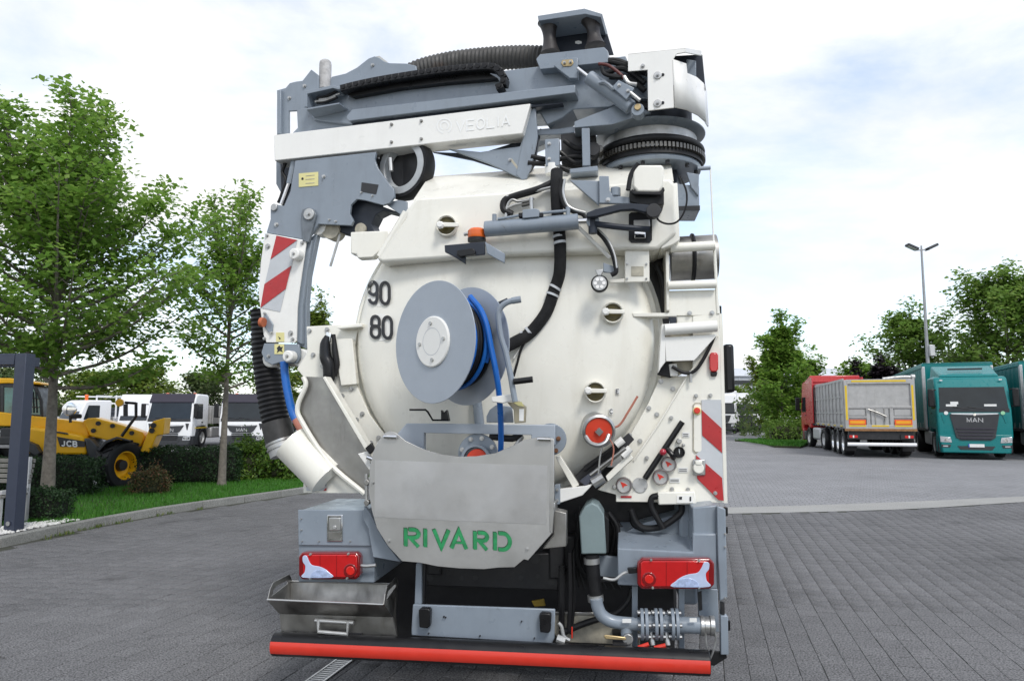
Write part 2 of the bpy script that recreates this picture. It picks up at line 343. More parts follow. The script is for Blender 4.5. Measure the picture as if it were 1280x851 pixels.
kerb_px = [G(x, y) for x, y in ((0, 684), (100, 662), (200, 643), (300, 628), (380, 616))]
kp = [Vector((p.x, p.y)) for p in kerb_px]
kp = [kp[0] + (kp[0]-kp[1]).normalized()*k for k in (9, 4)] + kp + [Vector(p) for p in ((-3.2, 19), (-1.6, 23), (.2, 28), (2.4, 34))]
kline = [Vector((p.x, p.y)) for p in spline([Vector((*p, 0)) for p in kp], 8)]
def kerb_x(y):
    for a, b in zip(kline, kline[1:]):
        if a.y <= y <= b.y: return a.x + (b.x-a.x)*(y-a.y)/(b.y-a.y)
    return kline[0].x if y < kline[0].y else kline[-1].x
def koff(d):                                  # kerb line shifted d metres to the lawn side
    out = []
    for i, p in enumerate(kline):
        t = (kline[min(i+1, len(kline)-1)] - kline[max(i-1, 0)]).normalized(); out.append(p + Vector((-t.y, t.x))*d)
    return out

strip_near = [G(x, y) for x, y in ((520, 644.5), (700, 643.5), (914, 641.5), (1125, 636.2), (1280, 627))]
strip_far = [G(x, y) for x, y in ((520, 637.5), (700, 635.5), (914, 633.7), (1125, 627), (1280, 620))]
for s_ in (strip_near, strip_far): s_.append(s_[-1] + (s_[-1]-s_[-2])*3.0)
sn, sf = spline(strip_near, 6), spline(strip_far, 6)
def strip_y(x, line):
    for a, b in zip(line, line[1:]):
        if a.x <= x <= b.x: return a.y + (b.y-a.y)*(x-a.x)/(b.x-a.x)
    return line[0].y if x < line[0].x else line[-1].y
# band of pale setts across the yard
mb = MB()
for i in range(len(sn)-1): mb.add([sn[i], sn[i+1], sf[i+1], sf[i]], [(0, 1, 2, 3)])
tag(mb.build('sett_band', strip_m, fix=False), kind='structure')

# dark paving: joint bed + single pavers
CY_ = Vector((math.sin(R(14.9)), math.cos(R(14.9)))); CXv = Vector((CY_.y, -CY_.x))
bed = [(-16, -6, -.007)] + [(p.x, p.y, -.007) for p in kline if p.y < 18.2] + [(sn[0].x - 1.2, 17.8, -.007), (sn[0].x, sn[0].y, -.007)] + [(p.x, p.y, -.007) for p in sn[1:]] + [(40, -6, -.007)]
paving = tag(MB().sheet(bed).build('paving', joint_m, fix=False), kind='structure')
PW, PL_, PH = .163, .203, .006
cands = []
for i in range(-130, 150):
    off = random.random()*PL_
    for j in range(0, 120):
        c = CXv*(i*PW) + CY_*(j*PL_ + off)
        x, y = c.x, c.y
        if y < 3.2 or y > 18 or abs(x) > .80*y + 1.2: continue
        if x < kerb_x(y) + .16: continue
        lim = strip_y(x, sn) if x > sn[0].x else 17.6
        if y > lim - .09: continue
        if -1.2 < x < 1.2 and 6.2 < y < 12 : continue       # nothing of it can be seen under the truck
        r = Vector((x, y, -CAMH)); dpt = r.y*math.cos(PITCH) - CAMH*math.sin(PITCH)
        sx = 640 + 900*x/dpt; sy = 425.5 + 900*(CAMH*math.cos(PITCH) + y*math.sin(PITCH))/dpt
        size = (900/dpt)**2*PW*PL_*CAMH/r.length
        inview = -10 < sx < 1290 and 560 < sy < 866
        hid = 365 < sx < 890 and sy < 838
        cands.append((-(size if inview and not hid else -1e3/ (1+r.length)), x, y))
cands.sort()
def paver_mesh(seed):
    rr = random.Random(seed); w, l, h, e = PW/2-.0014, PL_/2-.0014, PH, .0026
    t = [(-w+e, -l+e), (w-e, -l+e), (w-e, l-e), (-w+e, l-e)]; q = [(-w, -l), (w, -l), (w, l), (-w, l)]
    vs = [(x, y, h) for x, y in t] + [(x, y, h-.003) for x, y in q] + [(x, y, -.004) for x, y in q]
    vs = [(CXv.x*x + CY_.x*y, CXv.y*x + CY_.y*y, z) for x, y, z in vs]
    fs = [(0, 1, 2, 3)] + [(a+4*k, a+4*k+4, (a+1) % 4 + 4*k+4, (a+1) % 4 + 4*k) for k in (0, 1) for a in range(4)]
    return vs, [tuple(reversed(f)) if k else f for k, f in enumerate(fs)]
pv, pf = paver_mesh(1)
pme = bpy.data.meshes.new('paver'); pme.from_pydata(pv, [], pf); pme.materials.append(paver_m)
b_ = bmesh.new(); b_.from_mesh(pme); bmesh.ops.recalc_face_normals(b_, faces=b_.faces)
if sum(f.normal.z for f in b_.faces) < 0: bmesh.ops.reverse_faces(b_, faces=b_.faces)
b_.to_mesh(pme); b_.free()
for k, (s_, x, y) in enumerate(cands[:300]):
    o = bpy.data.objects.new('paver', pme); COL.objects.link(o); o.parent = paving; o.location = (x + random.uniform(-.0012, .0012), y + random.uniform(-.0012, .0012), -PH + random.uniform(-.0012, .0012)); o.rotation_euler = (random.uniform(-.007, .007), random.uniform(-.007, .007), random.uniform(-.007, .007))
rest = np.array([(x, y) for _, x, y in cands[300:]])
pvn = np.array([v.co[:] for v in pme.vertices]); n = len(rest)
co = np.repeat(pvn[None], n, 0); ang = RNG.normal(0, .005, (n, 2)); co[:, :, 2] += co[:, :, 0]*ang[:, :1] + co[:, :, 1]*ang[:, 1:]
co[:, :, 0] += rest[:, :1]; co[:, :, 1] += rest[:, 1:]; co[:, :, 2] += -PH + RNG.uniform(-.0015, .0015, (n, 1))
lp = np.array([list(p.vertices) for p in pme.polygons]); lp = (lp[None] + (np.arange(n)*len(pvn))[:, None, None]).reshape(-1)
tag(np_mesh('paver_field', co.reshape(-1, 3), lp, 4, paver_m, paving), kind='stuff')

# slot drain running under the truck
d0, d1 = G(396, 851), G(437, 821); dd = (d1-d0).normalized(); dw = Vector((dd.y, -dd.x, 0)); d0 = d0 - dd*1.2; dl = 5.2
drain = tag(MB().box(d0 + dd*(dl/2) + UP*.002, .125, dl, .004, (dw, dd, UP)).build('drain_channel', chassis), 'narrow slotted steel drain channel set in the dark paving under the rear bumper', 'drain')
m_ = bpy.data.meshes.new('grate_bar'); q_ = MB().box((0, 0, .007), .1, .016, .006, (dw, dd, UP)); m_.from_pydata([tuple(p) for p in q_.v], [], q_.f); m_.materials.append(alu)
for k in range(int(dl/.036)):
    o = bpy.data.objects.new('grate_bar', m_); COL.objects.link(o); o.parent = drain; o.location = d0 + dd*(.02 + k*.036)
for s_ in (-1, 1): MB().box(d0 + dd*(dl/2) + dw*(.056*s_) + UP*.008, .012, dl, .01, (dw, dd, UP)).build('drain_rim', zinc, drain)

# kerb: single stones on a concrete haunch
ki, ko = koff(.13), kline
mb = MB()
hi = koff(.02); hj = koff(.12)
for a, b, c, d in zip(hi, hi[1:], hj[1:], hj): mb.prism([(a.x, a.y, -.02), (b.x, b.y, -.02), (c.x, c.y, -.02), (d.x, d.y, -.02)], (0, 0, .10))
kerb = tag(mb.build('kerb', soil_m), kind='structure')
def resample(line, step):
    out = [line[0]]; acc = 0
    for a, b in zip(line, line[1:]):
        l = (b-a).length; 
        while acc + l >= step:
            t = (step-acc)/l; a = a + (b-a)*t; l = (b-a).length; acc = 0; out.append(a)
        acc += l
    return out
ks = resample(kline, 1.0)
for a, b in zip(ks, ks[1:]):
    t = (b-a).normalized(); nrm = Vector((-t.y, t.x)); a2, b2 = a + t*.004, b - t*.004
    p = [a2, b2, b2 + nrm*.14, a2 + nrm*.14]; dz = random.uniform(-.004, .004)
    MB().prism([(q.x, q.y, -.02) for q in p], (0, 0, .135 + dz)).build('kerb_stone', kerb_m, kerb, bevel=.012)

# lawn
la, lb = koff(.139), koff(4.6)
mb = MB()
for i in range(len(la)-1): mb.add([(la[i].x, la[i].y, .085), (la[i+1].x, la[i+1].y, .085), (lb[i+1].x, lb[i+1].y, .085), (lb[i].x, lb[i].y, .085)], [(0, 1, 2, 3)])
tag(mb.build('lawn', soil_m, fix=False), kind='structure')
def leaf_mat(name, col, col2, rough=.55, trans=.25):
    m = bpy.data.materials.new(name); m.use_nodes = True; t = m.node_tree; nn = t.nodes; ll = t.links; b = nn['Principled BSDF']; out = nn['Material Output']
    g = nn.new('ShaderNodeNewGeometry'); rp = nn.new('ShaderNodeValToRGB'); rp.color_ramp.elements[0].color = (*col, 1); rp.color_ramp.elements[1].color = (*col2, 1)
    e = rp.color_ramp.elements.new(.8); e.color = tuple(a*.6 + c*.4 for a, c in zip(col, col2)) + (1,)
    ll.new(g.outputs['Random Per Island'], rp.inputs[0]); ll.new(rp.outputs[0], b.inputs['Base Color']); b.inputs['Roughness'].default_value = rough; b.inputs['Specular IOR Level'].default_value = .35
    tr = nn.new('ShaderNodeBsdfTranslucent'); ll.new(rp.outputs[0], tr.inputs[0]); ms = nn.new('ShaderNodeMixShader'); ms.inputs[0].default_value = trans
    ll.new(b.outputs[0], ms.inputs[1]); ll.new(tr.outputs[0], ms.inputs[2]); ll.new(ms.outputs[0], out.inputs[0]); return m
grass_m = leaf_mat('grass_blade', (.04, .17, .012), (.10, .27, .028), .5, .3)
def grass(name, pts, z, h, w, m, parent=None):
    n = len(pts); a = RNG.uniform(0, 2*np.pi, n); hh = RNG.uniform(.6, 1.15, n)*h; bend = RNG.uniform(.1, .6, n)*h; ww = w*RNG.uniform(.7, 1.3, n)
    dx, dy = np.cos(a), np.sin(a); b0 = np.stack([pts[:, 0]-dy*ww, pts[:, 1]+dx*ww, np.full(n, z)], 1); b1 = np.stack([pts[:, 0]+dy*ww, pts[:, 1]-dx*ww, np.full(n, z)], 1)
    md = np.stack([pts[:, 0]+dx*bend*.35, pts[:, 1]+dy*bend*.35, z+hh*.6], 1); mw = np.stack([-dy*ww*.7, dx*ww*.7, 0*ww], 1)
    tp = np.stack([pts[:, 0]+dx*bend, pts[:, 1]+dy*bend, z+hh], 1)
    co = np.stack([b0, b1, md-mw, md+mw, tp], 1).reshape(-1, 3); i = np.arange(n)[:, None]*5
    lp = np.concatenate([i+np.array([[0, 1, 2]]), i+np.array([[0, 2, 3]]), i+np.array([[3, 2, 4]])], 1).reshape(-1)
    return np_mesh(name, co, lp, 3, m, parent)
gp = []
la2, lb2 = koff(.15), koff(4.5)
seg_w = [(lb2[i]-la2[i]).length*(la2[i+1]-la2[i]).length for i in range(len(la2)-1)]
cum = np.cumsum(seg_w)/np.sum(seg_w)
def lawn_points(n, ymin, ymax):
    out = []
    while len(out) < n:
        i = int(np.searchsorted(cum, random.random())); s_, t_ = random.random(), random.random()**1.2
        p = (la2[i] + (la2[i+1]-la2[i])*s_)*(1-t_) + (lb2[i] + (lb2[i+1]-lb2[i])*s_)*t_
        if ymin < p.y < ymax and not in_pad(p): out.append((p.x, p.y))
    return np.array(out)
pad_c = G(8, 664, .1)
def in_pad(p): return p.y < pad_c.y + .62 + .12*(p.x - pad_c.x) 
tag(grass('grass', lawn_points(70000, 9, 24), .08, .085, .004, grass_m), 'short bright green lawn grass between the kerb and the hedges', 'grass', kind='stuff')
pad = [(pad_c.x + a, pad_c.y + b, .1) for a, b in ((-7, -6), (.3, -6), (.62, -.55), (.62, .42), (-7, .42-.5))]
kk = [(p.x, p.y, .1) for p in koff(.139) if p.y < pad_c.y + .45]
tag(MB().sheet([(kk[0][0]-8, kk[0][1], .1)] + kk + [(kk[-1][0]-8, kk[-1][1], .1)]).build('rest_area_paving', paver_m, fix=False), kind='structure')
# white pebbles round the foot of the hedge
ico = bmesh.new(); bmesh.ops.create_icosphere(ico, subdivisions=1, radius=1); iv = np.array([v.co[:] for v in ico.verts]); il = np.array([[v.index for v in f.verts] for f in ico.faces]); ico.free()
def pebbles(name, pts, z, r0, r1, m):
    n = len(pts); r = RNG.uniform(r0, r1, (n, 1, 3))*np.array([1, 1, .65]); co = iv[None]*r; co = co + RNG.normal(0, .08, co.shape)*r
    co[:, :, 0] += pts[:, :1]; co[:, :, 1] += pts[:, 1:2]; co[:, :, 2] += z
    return np_mesh(name, co.reshape(-1, 3), (il[None] + (np.arange(n)*len(iv))[:, None, None]).reshape(-1), 3, m, smooth=True)
pc0, pc1 = G(24, 662, .1), G(72, 655.5, .1)
pp = np.array([(pc0.x + (pc1.x-pc0.x)*t + random.uniform(-.3, .3), pc0.y + (pc1.y-pc0.y)*t + random.uniform(-.05, .5)) for t in np.linspace(-1.2, 1, 420)])
pp = np.array([p for p in pp if p[0] < kerb_x(p[1]) - .2])
tag(pebbles('pebbles', pp, .115, .018, .04, stone_mat('white_pebble', (.66, .65, .62), .1, .15, 40)), 'white decorative pebbles at the foot of the low hedge', 'pebbles', kind='stuff')
# weeds in the gutter
wp = []
for _ in range(26):
    i = random.randrange(8, 40); q = kline[i] + Vector((random.uniform(-.02, .14), random.uniform(-.1, .1)))
    wp += [(q.x + random.gauss(0, .035), q.y + random.gauss(0, .05)) for _ in range(random.randrange(4, 26))]
tag(grass('gutter_weeds', np.array(wp), 0, .05, .006, leaf_mat('weed', (.06, .12, .02), (.2, .2, .05))), 'small green and yellow weeds in the gutter along the kerb', 'weeds', kind='stuff')
# ================================================================= the sewer cleaning truck
def T(u, v, w): return TO + TR*u + TF*v + UP*w
truck = root('sewer_cleaning_truck', TO, 'large cream white vacuum tanker truck with folded grey boom and round tank door', 'tanker truck')
def PV(pts, v): return [V(x, y, v) for x, y in pts]
def PB(pts, d): return [B(x, y, d) for x, y in pts]
def plate(name, pts, v, th, m, parent=truck, fn=V, bevel=.004, **k):
    f = TF if fn is V else BF
    return MB().prism([fn(x, y, v) for x, y in pts], f*th).build(name, m, parent, bevel=bevel, **k)
def disc(name, x, y, v, rpx, th, m, parent=truck, fn=V, n=28, ax=None, bevel=.003, r=None):
    c = fn(x, y, v); f = ax or (TF if fn is V else BF); r = r or pxr(rpx, c)
    return MB().lathe([(0, 0), (r, 0), (r, th), (0, th)], c, f, n).build(name, m, parent, bevel=bevel)
def bolt(x, y, v, rpx, parent=truck, fn=V, m=None):
    c = fn(x, y, v); f = TF if fn is V else BF; r = pxr(rpx, c)
    b = MB().lathe([(0, -.016), (r*.62, -.016), (r*.62, -.005), (r, -.005), (r, .004), (0, .004)], c, f, 8)
    return b.build('bolt', m or zinc, parent)
def hose(name, pts, v, rpx, m, parent=truck, fn=V, smooth=6, n=10, r=None):
    P = [fn(p[0], p[1], p[2] if len(p) > 2 else v) for p in pts]
    return MB().tube(P, r or pxr(rpx, P[0]), n, smooth).build(name, m, parent)
def corrugated(mb, path, r, pitch, depth, n=20):
    P = spline(path, 14); L_ = [0]
    for a, b in zip(P, P[1:]): L_.append(L_[-1] + (b-a).length)
    m = int(L_[-1]/pitch*4); pts, rad = [], []; k = 0
    for i in range(m+1):
        s = L_[-1]*i/m
        while k < len(L_)-2 and L_[k+1] < s: k += 1
        pts.append(P[k] + (P[k+1]-P[k])*((s-L_[k])/max(1e-9, L_[k+1]-L_[k]))); rad.append(r + (depth, 0, -depth, 0)[i % 4])
    return mb.tube(pts, rad, n)

# ---- tank with its domed door
tc_ = V(628, 427, .5); R0 = pxr(194.5, tc_)
prof = [(0, -.205)] + [(r_*R0, -.205 + .072*(r_/.84)**2) for r_ in np.linspace(.07, .84, 12)] + [(R0*.89, -.107), (R0*.925, -.085), (R0*.95, -.05), (R0*.962, -.005), (R0*.966, .03), (R0*.994, .03), (R0*1.0, .036), (R0*1.0, .12)]
tank_door = MB().lathe(prof, tc_, TF, 96).build('tank_door', cream, truck, sharp=40)
MB().lathe([(R0*.9, .10), (R0*1.03, .10), (R0*1.03, .16), (R0*.99, .17), (R0*.99, 3.7), (0, 3.75)], tc_, TF, 72).build('tank', cream, truck)
DV = .3                                     # plane just in front of the door's flatter middle
def dish(x, y, lift=0.):                  # the spot of the domed door seen at a pixel, lifted a little towards us
    lo_, hi_ = .15, .70
    for _ in range(24):
        v = (lo_ + hi_)/2; d = V(x, y, v) - tc_; d = d - TF*d.dot(TF); r_ = d.length; h_ = .03
        for (ra, ha), (rb, hb) in zip(prof, prof[1:]):
            if ra <= r_ < rb: h_ = ha + (hb-ha)*(r_-ra)/(rb-ra); break
        if .5 + h_ - lift > v: lo_ = v
        else: hi_ = v
    return V(x, y, v)
# ---- bolted white flange segments round the door
plate('flange_segment', [(383,408),(452,404),(446,418),(440,448),(446,482),(462,518),(486,550),(512,580),(492,600),(470,604),(455,562),(403,472),(379,471),(371,461),(384,440)], .44, .05, cream)
plate('flange_ledge', [(420,409),(452,404),(452,408.5),(424,411)], .36, .12, cream)
for p in ((387,413.6),(409,412),(391.7,443.5),(403.5,457.6),(439.5,486),(428,495),(453,517),(446,524.6),(473.5,547),(464,553.5)): bolt(*p, .44, 3.2)
plate('flange_segment', [(826,470),(862,470),(848,492),(823,531),(792,577),(772,566),(790,540),(810,505)], .42, .05, cream)
for p in ((826,477),(841,486),(811,510),(821,518),(787,544),(800,551)): bolt(*p, .42, 3.2)
# ---- hinge/lock castings
plate('lock_housing', [(417,424),(440,423),(446,480),(426,482)], .40, .05, cream)
MB().tube([V(x, y, .38) for x, y in ((410,420),(406.5,430),(407,446),(411,456),(411.5,470),(411,483))], [.02,.034,.04,.042,.04,.025], 12, 4).build('lock_handle', blackpl, truck)
MB().tube([V(x, y, .39) for x, y in ((417,418),(419,440),(421,456),(418,470))], [.012,.02,.02,.014], 10, 4).build('lock_lever', black, truck)
plate('lock_bracket', [(408,414),(414,417),(412,428),(406,424)], .37, .03, chrome)
plate('door_flange_tab', [(790,391),(846,391),(846,395.5),(792,396)], .36, .10, cream)
# ---- box beam across the top of the door
plate('top_beam', [(506,263),(520,247),(700,235),(838,222),(846,232),(846,292),(822,312),(784,312),(632,318.5),(477,328),(470,323),(507,272)], .24, .42, cream, bevel=.02, seg=3)
MB().loft(PV([(516,252),(700,240),(842,227),(842,226),(516,251)], .262), PV([(536,222),(700,208),(838,200),(838,199),(536,221)], .62)).build('beam_cover', cream, truck)
plate('beam_end_bracket', [(438,290),(486,288),(490,300),(466,322),(447,323),(445,318),(438,317)], .34, .08, cream, bevel=.008)
MB().tube([V(476,322,.27), V(509,266,.27)], .03, 10).build('beam_edge_rib', cream, truck)
plate('right_post', [(826,232),(847,228),(850,300),(842,306),(826,312)], .26, .30, cream, bevel=.008)
# recess with the latch inside
plate('latch_recess', [(786,268),(789,265.5),(812,265.5),(815,268),(815,300),(812,303.5),(789,303.5),(786,300)], .232, .004, blackpl, bevel=0)
plate('latch_block', [(792,275),(812,274),(813,283),(792,284)], .216, .02, zinc)
plate('latch_block', [(793,289),(807,289),(807,298),(793,298)], .216, .02, chrome)
# inspection plate
ip = plate('inspection_plate', [(781,312.5),(811.5,312),(812,352),(781,353)], .27, .02, cream)
plate('inspection_window', [(789,333),(804.5,333),(804.5,345),(789,345)], .266, .006, beige, ip, bevel=0)
for p in ((784,330),(808,330),(784,348),(808,348)): bolt(*p, .268, 1.4, ip)
plate('inspection_strip', [(760,350),(781,348),(781,353),(762,354)], .275, .015, cream)
# ---- sight glasses
def sight(x, y, v, r):
    c = V(x, y, v); rr = pxr(r, c)
    o = MB().lathe([(rr*1.0, .05), (rr*1.12, 0), (rr*1.0, -.02), (rr*.9, -.012), (rr*.9, .03)], c, TF, 32).build('sight_glass', cream, truck)
    disc('pane', x, y, v, r*.93, .01, olive, o, bevel=0)
    plate('clamp_bar', [(x-9,y-5),(x+15,y-4),(x+15,y+1),(x-9,y+1)], v-.04, .015, cream, o)
    c2 = V(x-9, y-2, v-.075)
    MB().lathe([(0, 0), (.016, 0), (.024, .008), (.018, .014), (.024, .024), (.01, .04)], c2, TF, 7).build('clamp_knob', hub, o)
sight(558.5, 282.5, .22, 12.5); sight(766, 391, .31, 12.5); sight(744, 490, .30, 12.5)
for x, y, t in ((772,489,'E'),(764,514,'C')):
    b = plate('level_plate', [(x-2.5,y-3.5),(x+2.5,y-3.5),(x+2.5,y+3.5),(x-2.5,y+3.5)], .350, .004, paper, bevel=0)
    m_ = MB(); letters(m_, t, x-1.6, 0, 3.2, 5, 0, .9, lambda a, c, l, y=y: V(a, y+2.5-c, .348-l)); m_.build('level_letter', ink, b, fix=False)
# ---- 90 / 80 speed discs
for yc, t in ((366, '90'), (409, '80')):
    xc = 473.5 if t == '90' else 476.5
    mb = MB(); rg = [[dish(xc + 17*k/6*math.cos(R(a)), yc + 17*k/6*math.sin(R(a)), .002) for a in range(0, 360, 12)] for k in range(1, 7)]; vs = [dish(xc, yc, .002)] + [p for q in rg for p in q]
    mb.add(vs, [(0, 1+i, 1+(i+1) % 30) for i in range(30)] + [(1+k*30+i, 1+k*30+30+i, 1+k*30+30+(i+1) % 30, 1+k*30+(i+1) % 30) for k in range(5) for i in range(30)])
    dsc = mb.build('speed_disc', pale, truck, fix=False)
    m_ = MB(); letters(m_, t, xc-12.5, 0, 10.6, 26.5, 4.4, 3.9, lambda a, c, l, yc=yc: dish(a, yc+13.2-c-(a-xc)*-.05, .013+l), step=1.2); m_.build('number', ink, dsc, fix=False)
# ---- red capped outlet valve
c = V(748, 538, .20); ax = (V(748,538,.2)-V(741,528,.45)).normalized()
o = MB().lathe([(0, -.24), (.082, -.24), (.082, -.03), (.098, -.02), (.098, .02), (.085, .03), (.085, .012), (0, .012)], c, ax, 36).build('outlet_valve', zinc, truck)
MB().lathe([(.0, .02), (.078, .02), (.078, .014), (0, .014)], c, ax, 36).build('valve_cap', red_paint, o)
u_, w_ = frame(ax)
MB().box(c + ax*.03, .035, .035, .02, ((u_+w_).normalized(), (w_-u_).normalized(), ax)).build('square_drive', zinc, o)
MB().tube([V(732,545,.17), V(738,553,.15), V(748,556,.14), V(757,552,.15), V(761,543,.17)], .012, 8, 4).build('cam_lever', zinc, o)
hose('copper_wire', [(756,535),(773,532),(785,515),(797,495)], .27, 1.6, copper, o, n=6)
hose('copper_wire', [(760,545),(767,560),(764,582)], .17, 1, copper, o, n=6)
hose('chain', [(753,556),(750,572),(748,592)], .17, 1.1, zinc, o, n=6)
# ---- bottom lock tie rods (lower right of the door)
lk = plate('lock_cradle', [(732,581),(768,556),(786,541),(793,549),(778,565),(738,604),(722,609),(714,600)], .30, .06, chassis)
hose('tie_rod', [(738,594),(782,560)], .24, 3.2, steel_dk, lk); hose('tie_rod', [(730,588),(774,553)], .25, 2.6, black, lk)
for a, b in (((770,556),(779,549)), ((778,570),(788,560))): hose('roller', [a, b], .25, 5, hub, lk)
hose('roller', [(741,604),(754,596)], .24, 7, zinc, lk)
plate('rubber_pad', [(724,601),(748,583),(752,590),(732,608)], .23, .03, mat('slate_rubber', (.05,.055,.075), .6, var=.2), lk)
plate('lock_rail', [(757,595),(786,566),(792,572),(760,602)], .26, .02, cream, lk)
plate('hinge_arm', [(694,571),(700,569),(724,606),(716,610)], .24, .06, cream)
plate('white_bracket', [(699,611),(732,607),(742,604),(728,619),(698,629)], .22, .05, white)
plate('hinge_block', [(693,606),(700,605),(700,630),(693,631)], .18, .06, grey)
bolt(696.5, 612, .18, 2); bolt(696.5, 625, .18, 2)

# ---- right-hand control panel
panel = plate('control_panel', [(770,627),(905,628.5),(899,392),(866,395),(866,462),(860,468),(823,530),(790,575),(747,612),(770,618)], .36, .05, cream)
MB().prism([V(905,628.5,.36), V(899,392,.36), V(899,392,.4), V(905,628.5,.4)], TR*.02).build('side_edge', cream, panel)
MB().tube(PV([(897,420),(860,469),(823,531),(792,576)], .357), .006, 6).build('panel_fold', cream, panel)
plate('reflective_board', [(877,499.5),(901.5,499.5),(904.5,625),(872,601),(870,568),(877,560)], .352, .004, refl, panel, bevel=0)
plate('red_stripe', [(877,512),(902,535),(902.6,566),(877.8,544)], .348, .003, red, panel, bevel=0)
plate('red_stripe', [(870,568.5),(902.6,597),(904.6,625.5),(898,624.5),(871.5,598)], .348, .003, red, panel, bevel=0)
for p in ((862,414),(889,413)): pass
for p in ((870,494.5),(888,494),(839,522),(808.5,572),(894,616),(840,611),(860,611.5)): bolt(*p, .352, 2.6, panel)
slot = plate('switch_recess', [(866,506),(869,503),(875,503),(878,506),(878.5,563),(876,566),(868.5,566),(866,563)], .354, .004, beige, panel, bevel=0)
plate('recess_floor', [(867.5,507),(869.5,505),(874.5,505),(876.5,507),(877,562),(875,564.5),(869.5,564.5),(867.5,562)], .351, .003, cream, slot, bevel=0)
disc('emergency_button_base', 871.5, 513.5, .345, 5.2, .01, yellow, panel); disc('emergency_button', 871.5, 513, .325, 3.8, .025, redb, panel)
lv = MB().tube([V(853,527,.335), V(806,598,.335)], pxr(3.6, V(830,560,.335)), 12).build('lever_guide', blackpl, panel)
MB().tube([V(834,561,.33), V(840,568,.31), V(842,572,.335)], .016, 10, 4).build('lever', blackpl, lv)
MB().lathe([(0,0)] + [(.021*math.sin(R(a)), .021-.021*math.cos(R(a))) for a in range(20,180,20)] + [(0,.042)], V(829,565,.28), TF, 16).build('lever_knob', mat('red_knob', (.35,.012,.03), .15, coat=.6), lv)
for x, y, r, dark in ((780,606,10.2,0),(826,596,10.2,0),(836,580,9.8,0),(849,565,7,1)):
    c = V(x, y, .345); rr = pxr(r, c)
    g_ = MB().lathe([(rr*.8, .02), (rr*1.0, .02), (rr*1.0, -.012), (rr*.9, -.018), (rr*.8, -.012), (rr*.8, .005)], c, TF, 32).build('pressure_gauge', blackpl if dark else zinc, panel)
    disc('dial', x, y, .347, r*.82, .006, blackpl if dark else alu, g_, bevel=0)
    plate('needle', [(x-r*.45,y-r*.42),(x+r*.08,y-r*.22),(x+r*.45,y+r*.05),(x+r*.05,y+r*.12),(x-r*.12,y+r*.4)] if not dark else [(x-1,y-4),(x+1,y-4),(x+.6,y+3)], .3445, .002, redb if not dark else paper, g_, bevel=0)
disc('blank_plate', 800, 606, .353, 9.5, .004, alu, panel)
for a in (90, 210, 330): bolt(800+7.6*math.cos(R(a)), 606-7.6*math.sin(R(a)), .353, 1, panel)
for p, r in (((849,551),3.2),((854.5,556),2),((768,608.5),2.6)): disc('small_knob', *p, .335, r, .02, zinc, panel)
for x0, y0, x1, y1 in ((853,540,862,546),(848,584,860,590),(837,597,850,603)): 
    q = plate('sticker', [(x0,y0),(x1,y0),(x1,y1),(x0,y1)], .354, .003, paper, panel, bevel=0)
    for k in (1, 2): 
        yy = y0 + (y1-y0)*k/3; plate('print_line', [(x0+1,yy),(x1-1.5,yy),(x1-1.5,yy+.8),(x0+1,yy+.8)], .3525, .001, ink, q, bevel=0)
plate('warning_strip', [(776,619.5),(789.5,619.5),(789.5,622),(776,622)], .354, .003, red, panel, bevel=0)
sk = plate('socket', [(866,574),(882,574),(882,594),(866,594)], .335, .02, zinc, panel, bevel=.006)
disc('socket_cover', 873.5, 585, .30, 6.5, .035, cream, sk); plate('socket_lip', [(869,576),(878,576),(877,581),(870,581)], .295, .035, cream, sk)
cb = plate('connector_box', [(822,615),(869,614),(871,630),(823,631)], .30, .07, cream, panel, bevel=.008)
plate('box_label', [(846,619),(866,618.5),(866.5,628),(846,628.5)], .297, .003, white, cb, bevel=0)
plate('label_mark', [(849,620.5),(852.5,620.5),(852.5,624),(849,624)], .2945, .001, ink, cb, bevel=0)
plate('label_mark', [(862,620.5),(864,620.5),(864,626),(862,626)], .2945, .001, ink, cb, bevel=0)
hose('connector_cable', [(824,619),(815,622),(814,633),(822,648),(829,660)], .32, 4, black, cb); hose('connector_cable', [(852,631),(851,640),(840,650),(826,658),(806,660),(795,652),(788,636)], .36, 4, black, cb)
# ---- right upper: cable roller, drum, posts
rp_ = plate('roller_plate', [(831,421.5),(897,418),(868,450.5),(832.5,451.7)], .30, .02, white, bevel=.003)
hose('cable_roller', [(831,412),(896,407.5)], .29, 7.2, hub, rp_, smooth=0, n=20)
plate('roller_cheek', [(827,405),(831,405),(832,452),(826,460),(823,466)], .30, .14, white, rp_)
plate('upper_panel', [(836,363.5),(895,362),(899,394),(836,395)], .36, .03, cream)
plate('upper_panel_foot', [(836,395.2),(899,394.2),(898,408),(846,412),(846,398)], .37, .03, cream)
for p in ((862,391.5),(890,391)): bolt(*p, .355, 3)
plate('lower_web', [(846,398),(866,396),(866,462),(846,470),(826,472),(824,455),(832,420)], .40, .03, beige)
plate('dark_clamp', [(826,424),(833,424),(845,468),(838,472),(822,468)], .36, .05, black); plate('clamp_foot', [(836,455),(846,454),(848,470),(838,470)], .35, .05, hub)
hose('panel_cable', [(840,458),(856,466),(870,462),(884,440),(893,420)], .33, 2.2, black)
hose('hook', [(863,464),(863.5,478)], .33, 1.8, zinc)
plate('tab', [(836,396),(846,396),(845,406),(838,406)], .34, .02, grey_dk)
plate('drum_cheek', [(832,314),(836,314),(837,388),(833,388)], .34, .25, cream)
dr = MB().cyl(V(837,324,.62), V(895,321,.62), pxr(28, V(860,323,.55)), 40).build('cable_drum', steel_dk, truck)
MB().tube([V(865,323,.62) + (UP*math.cos(a) - TF*math.sin(a))*(pxr(28, V(860,323,.55))+.006) for a in np.linspace(-.3, 3.2, 16)], .013, 8).build('drum_strap', black, dr)
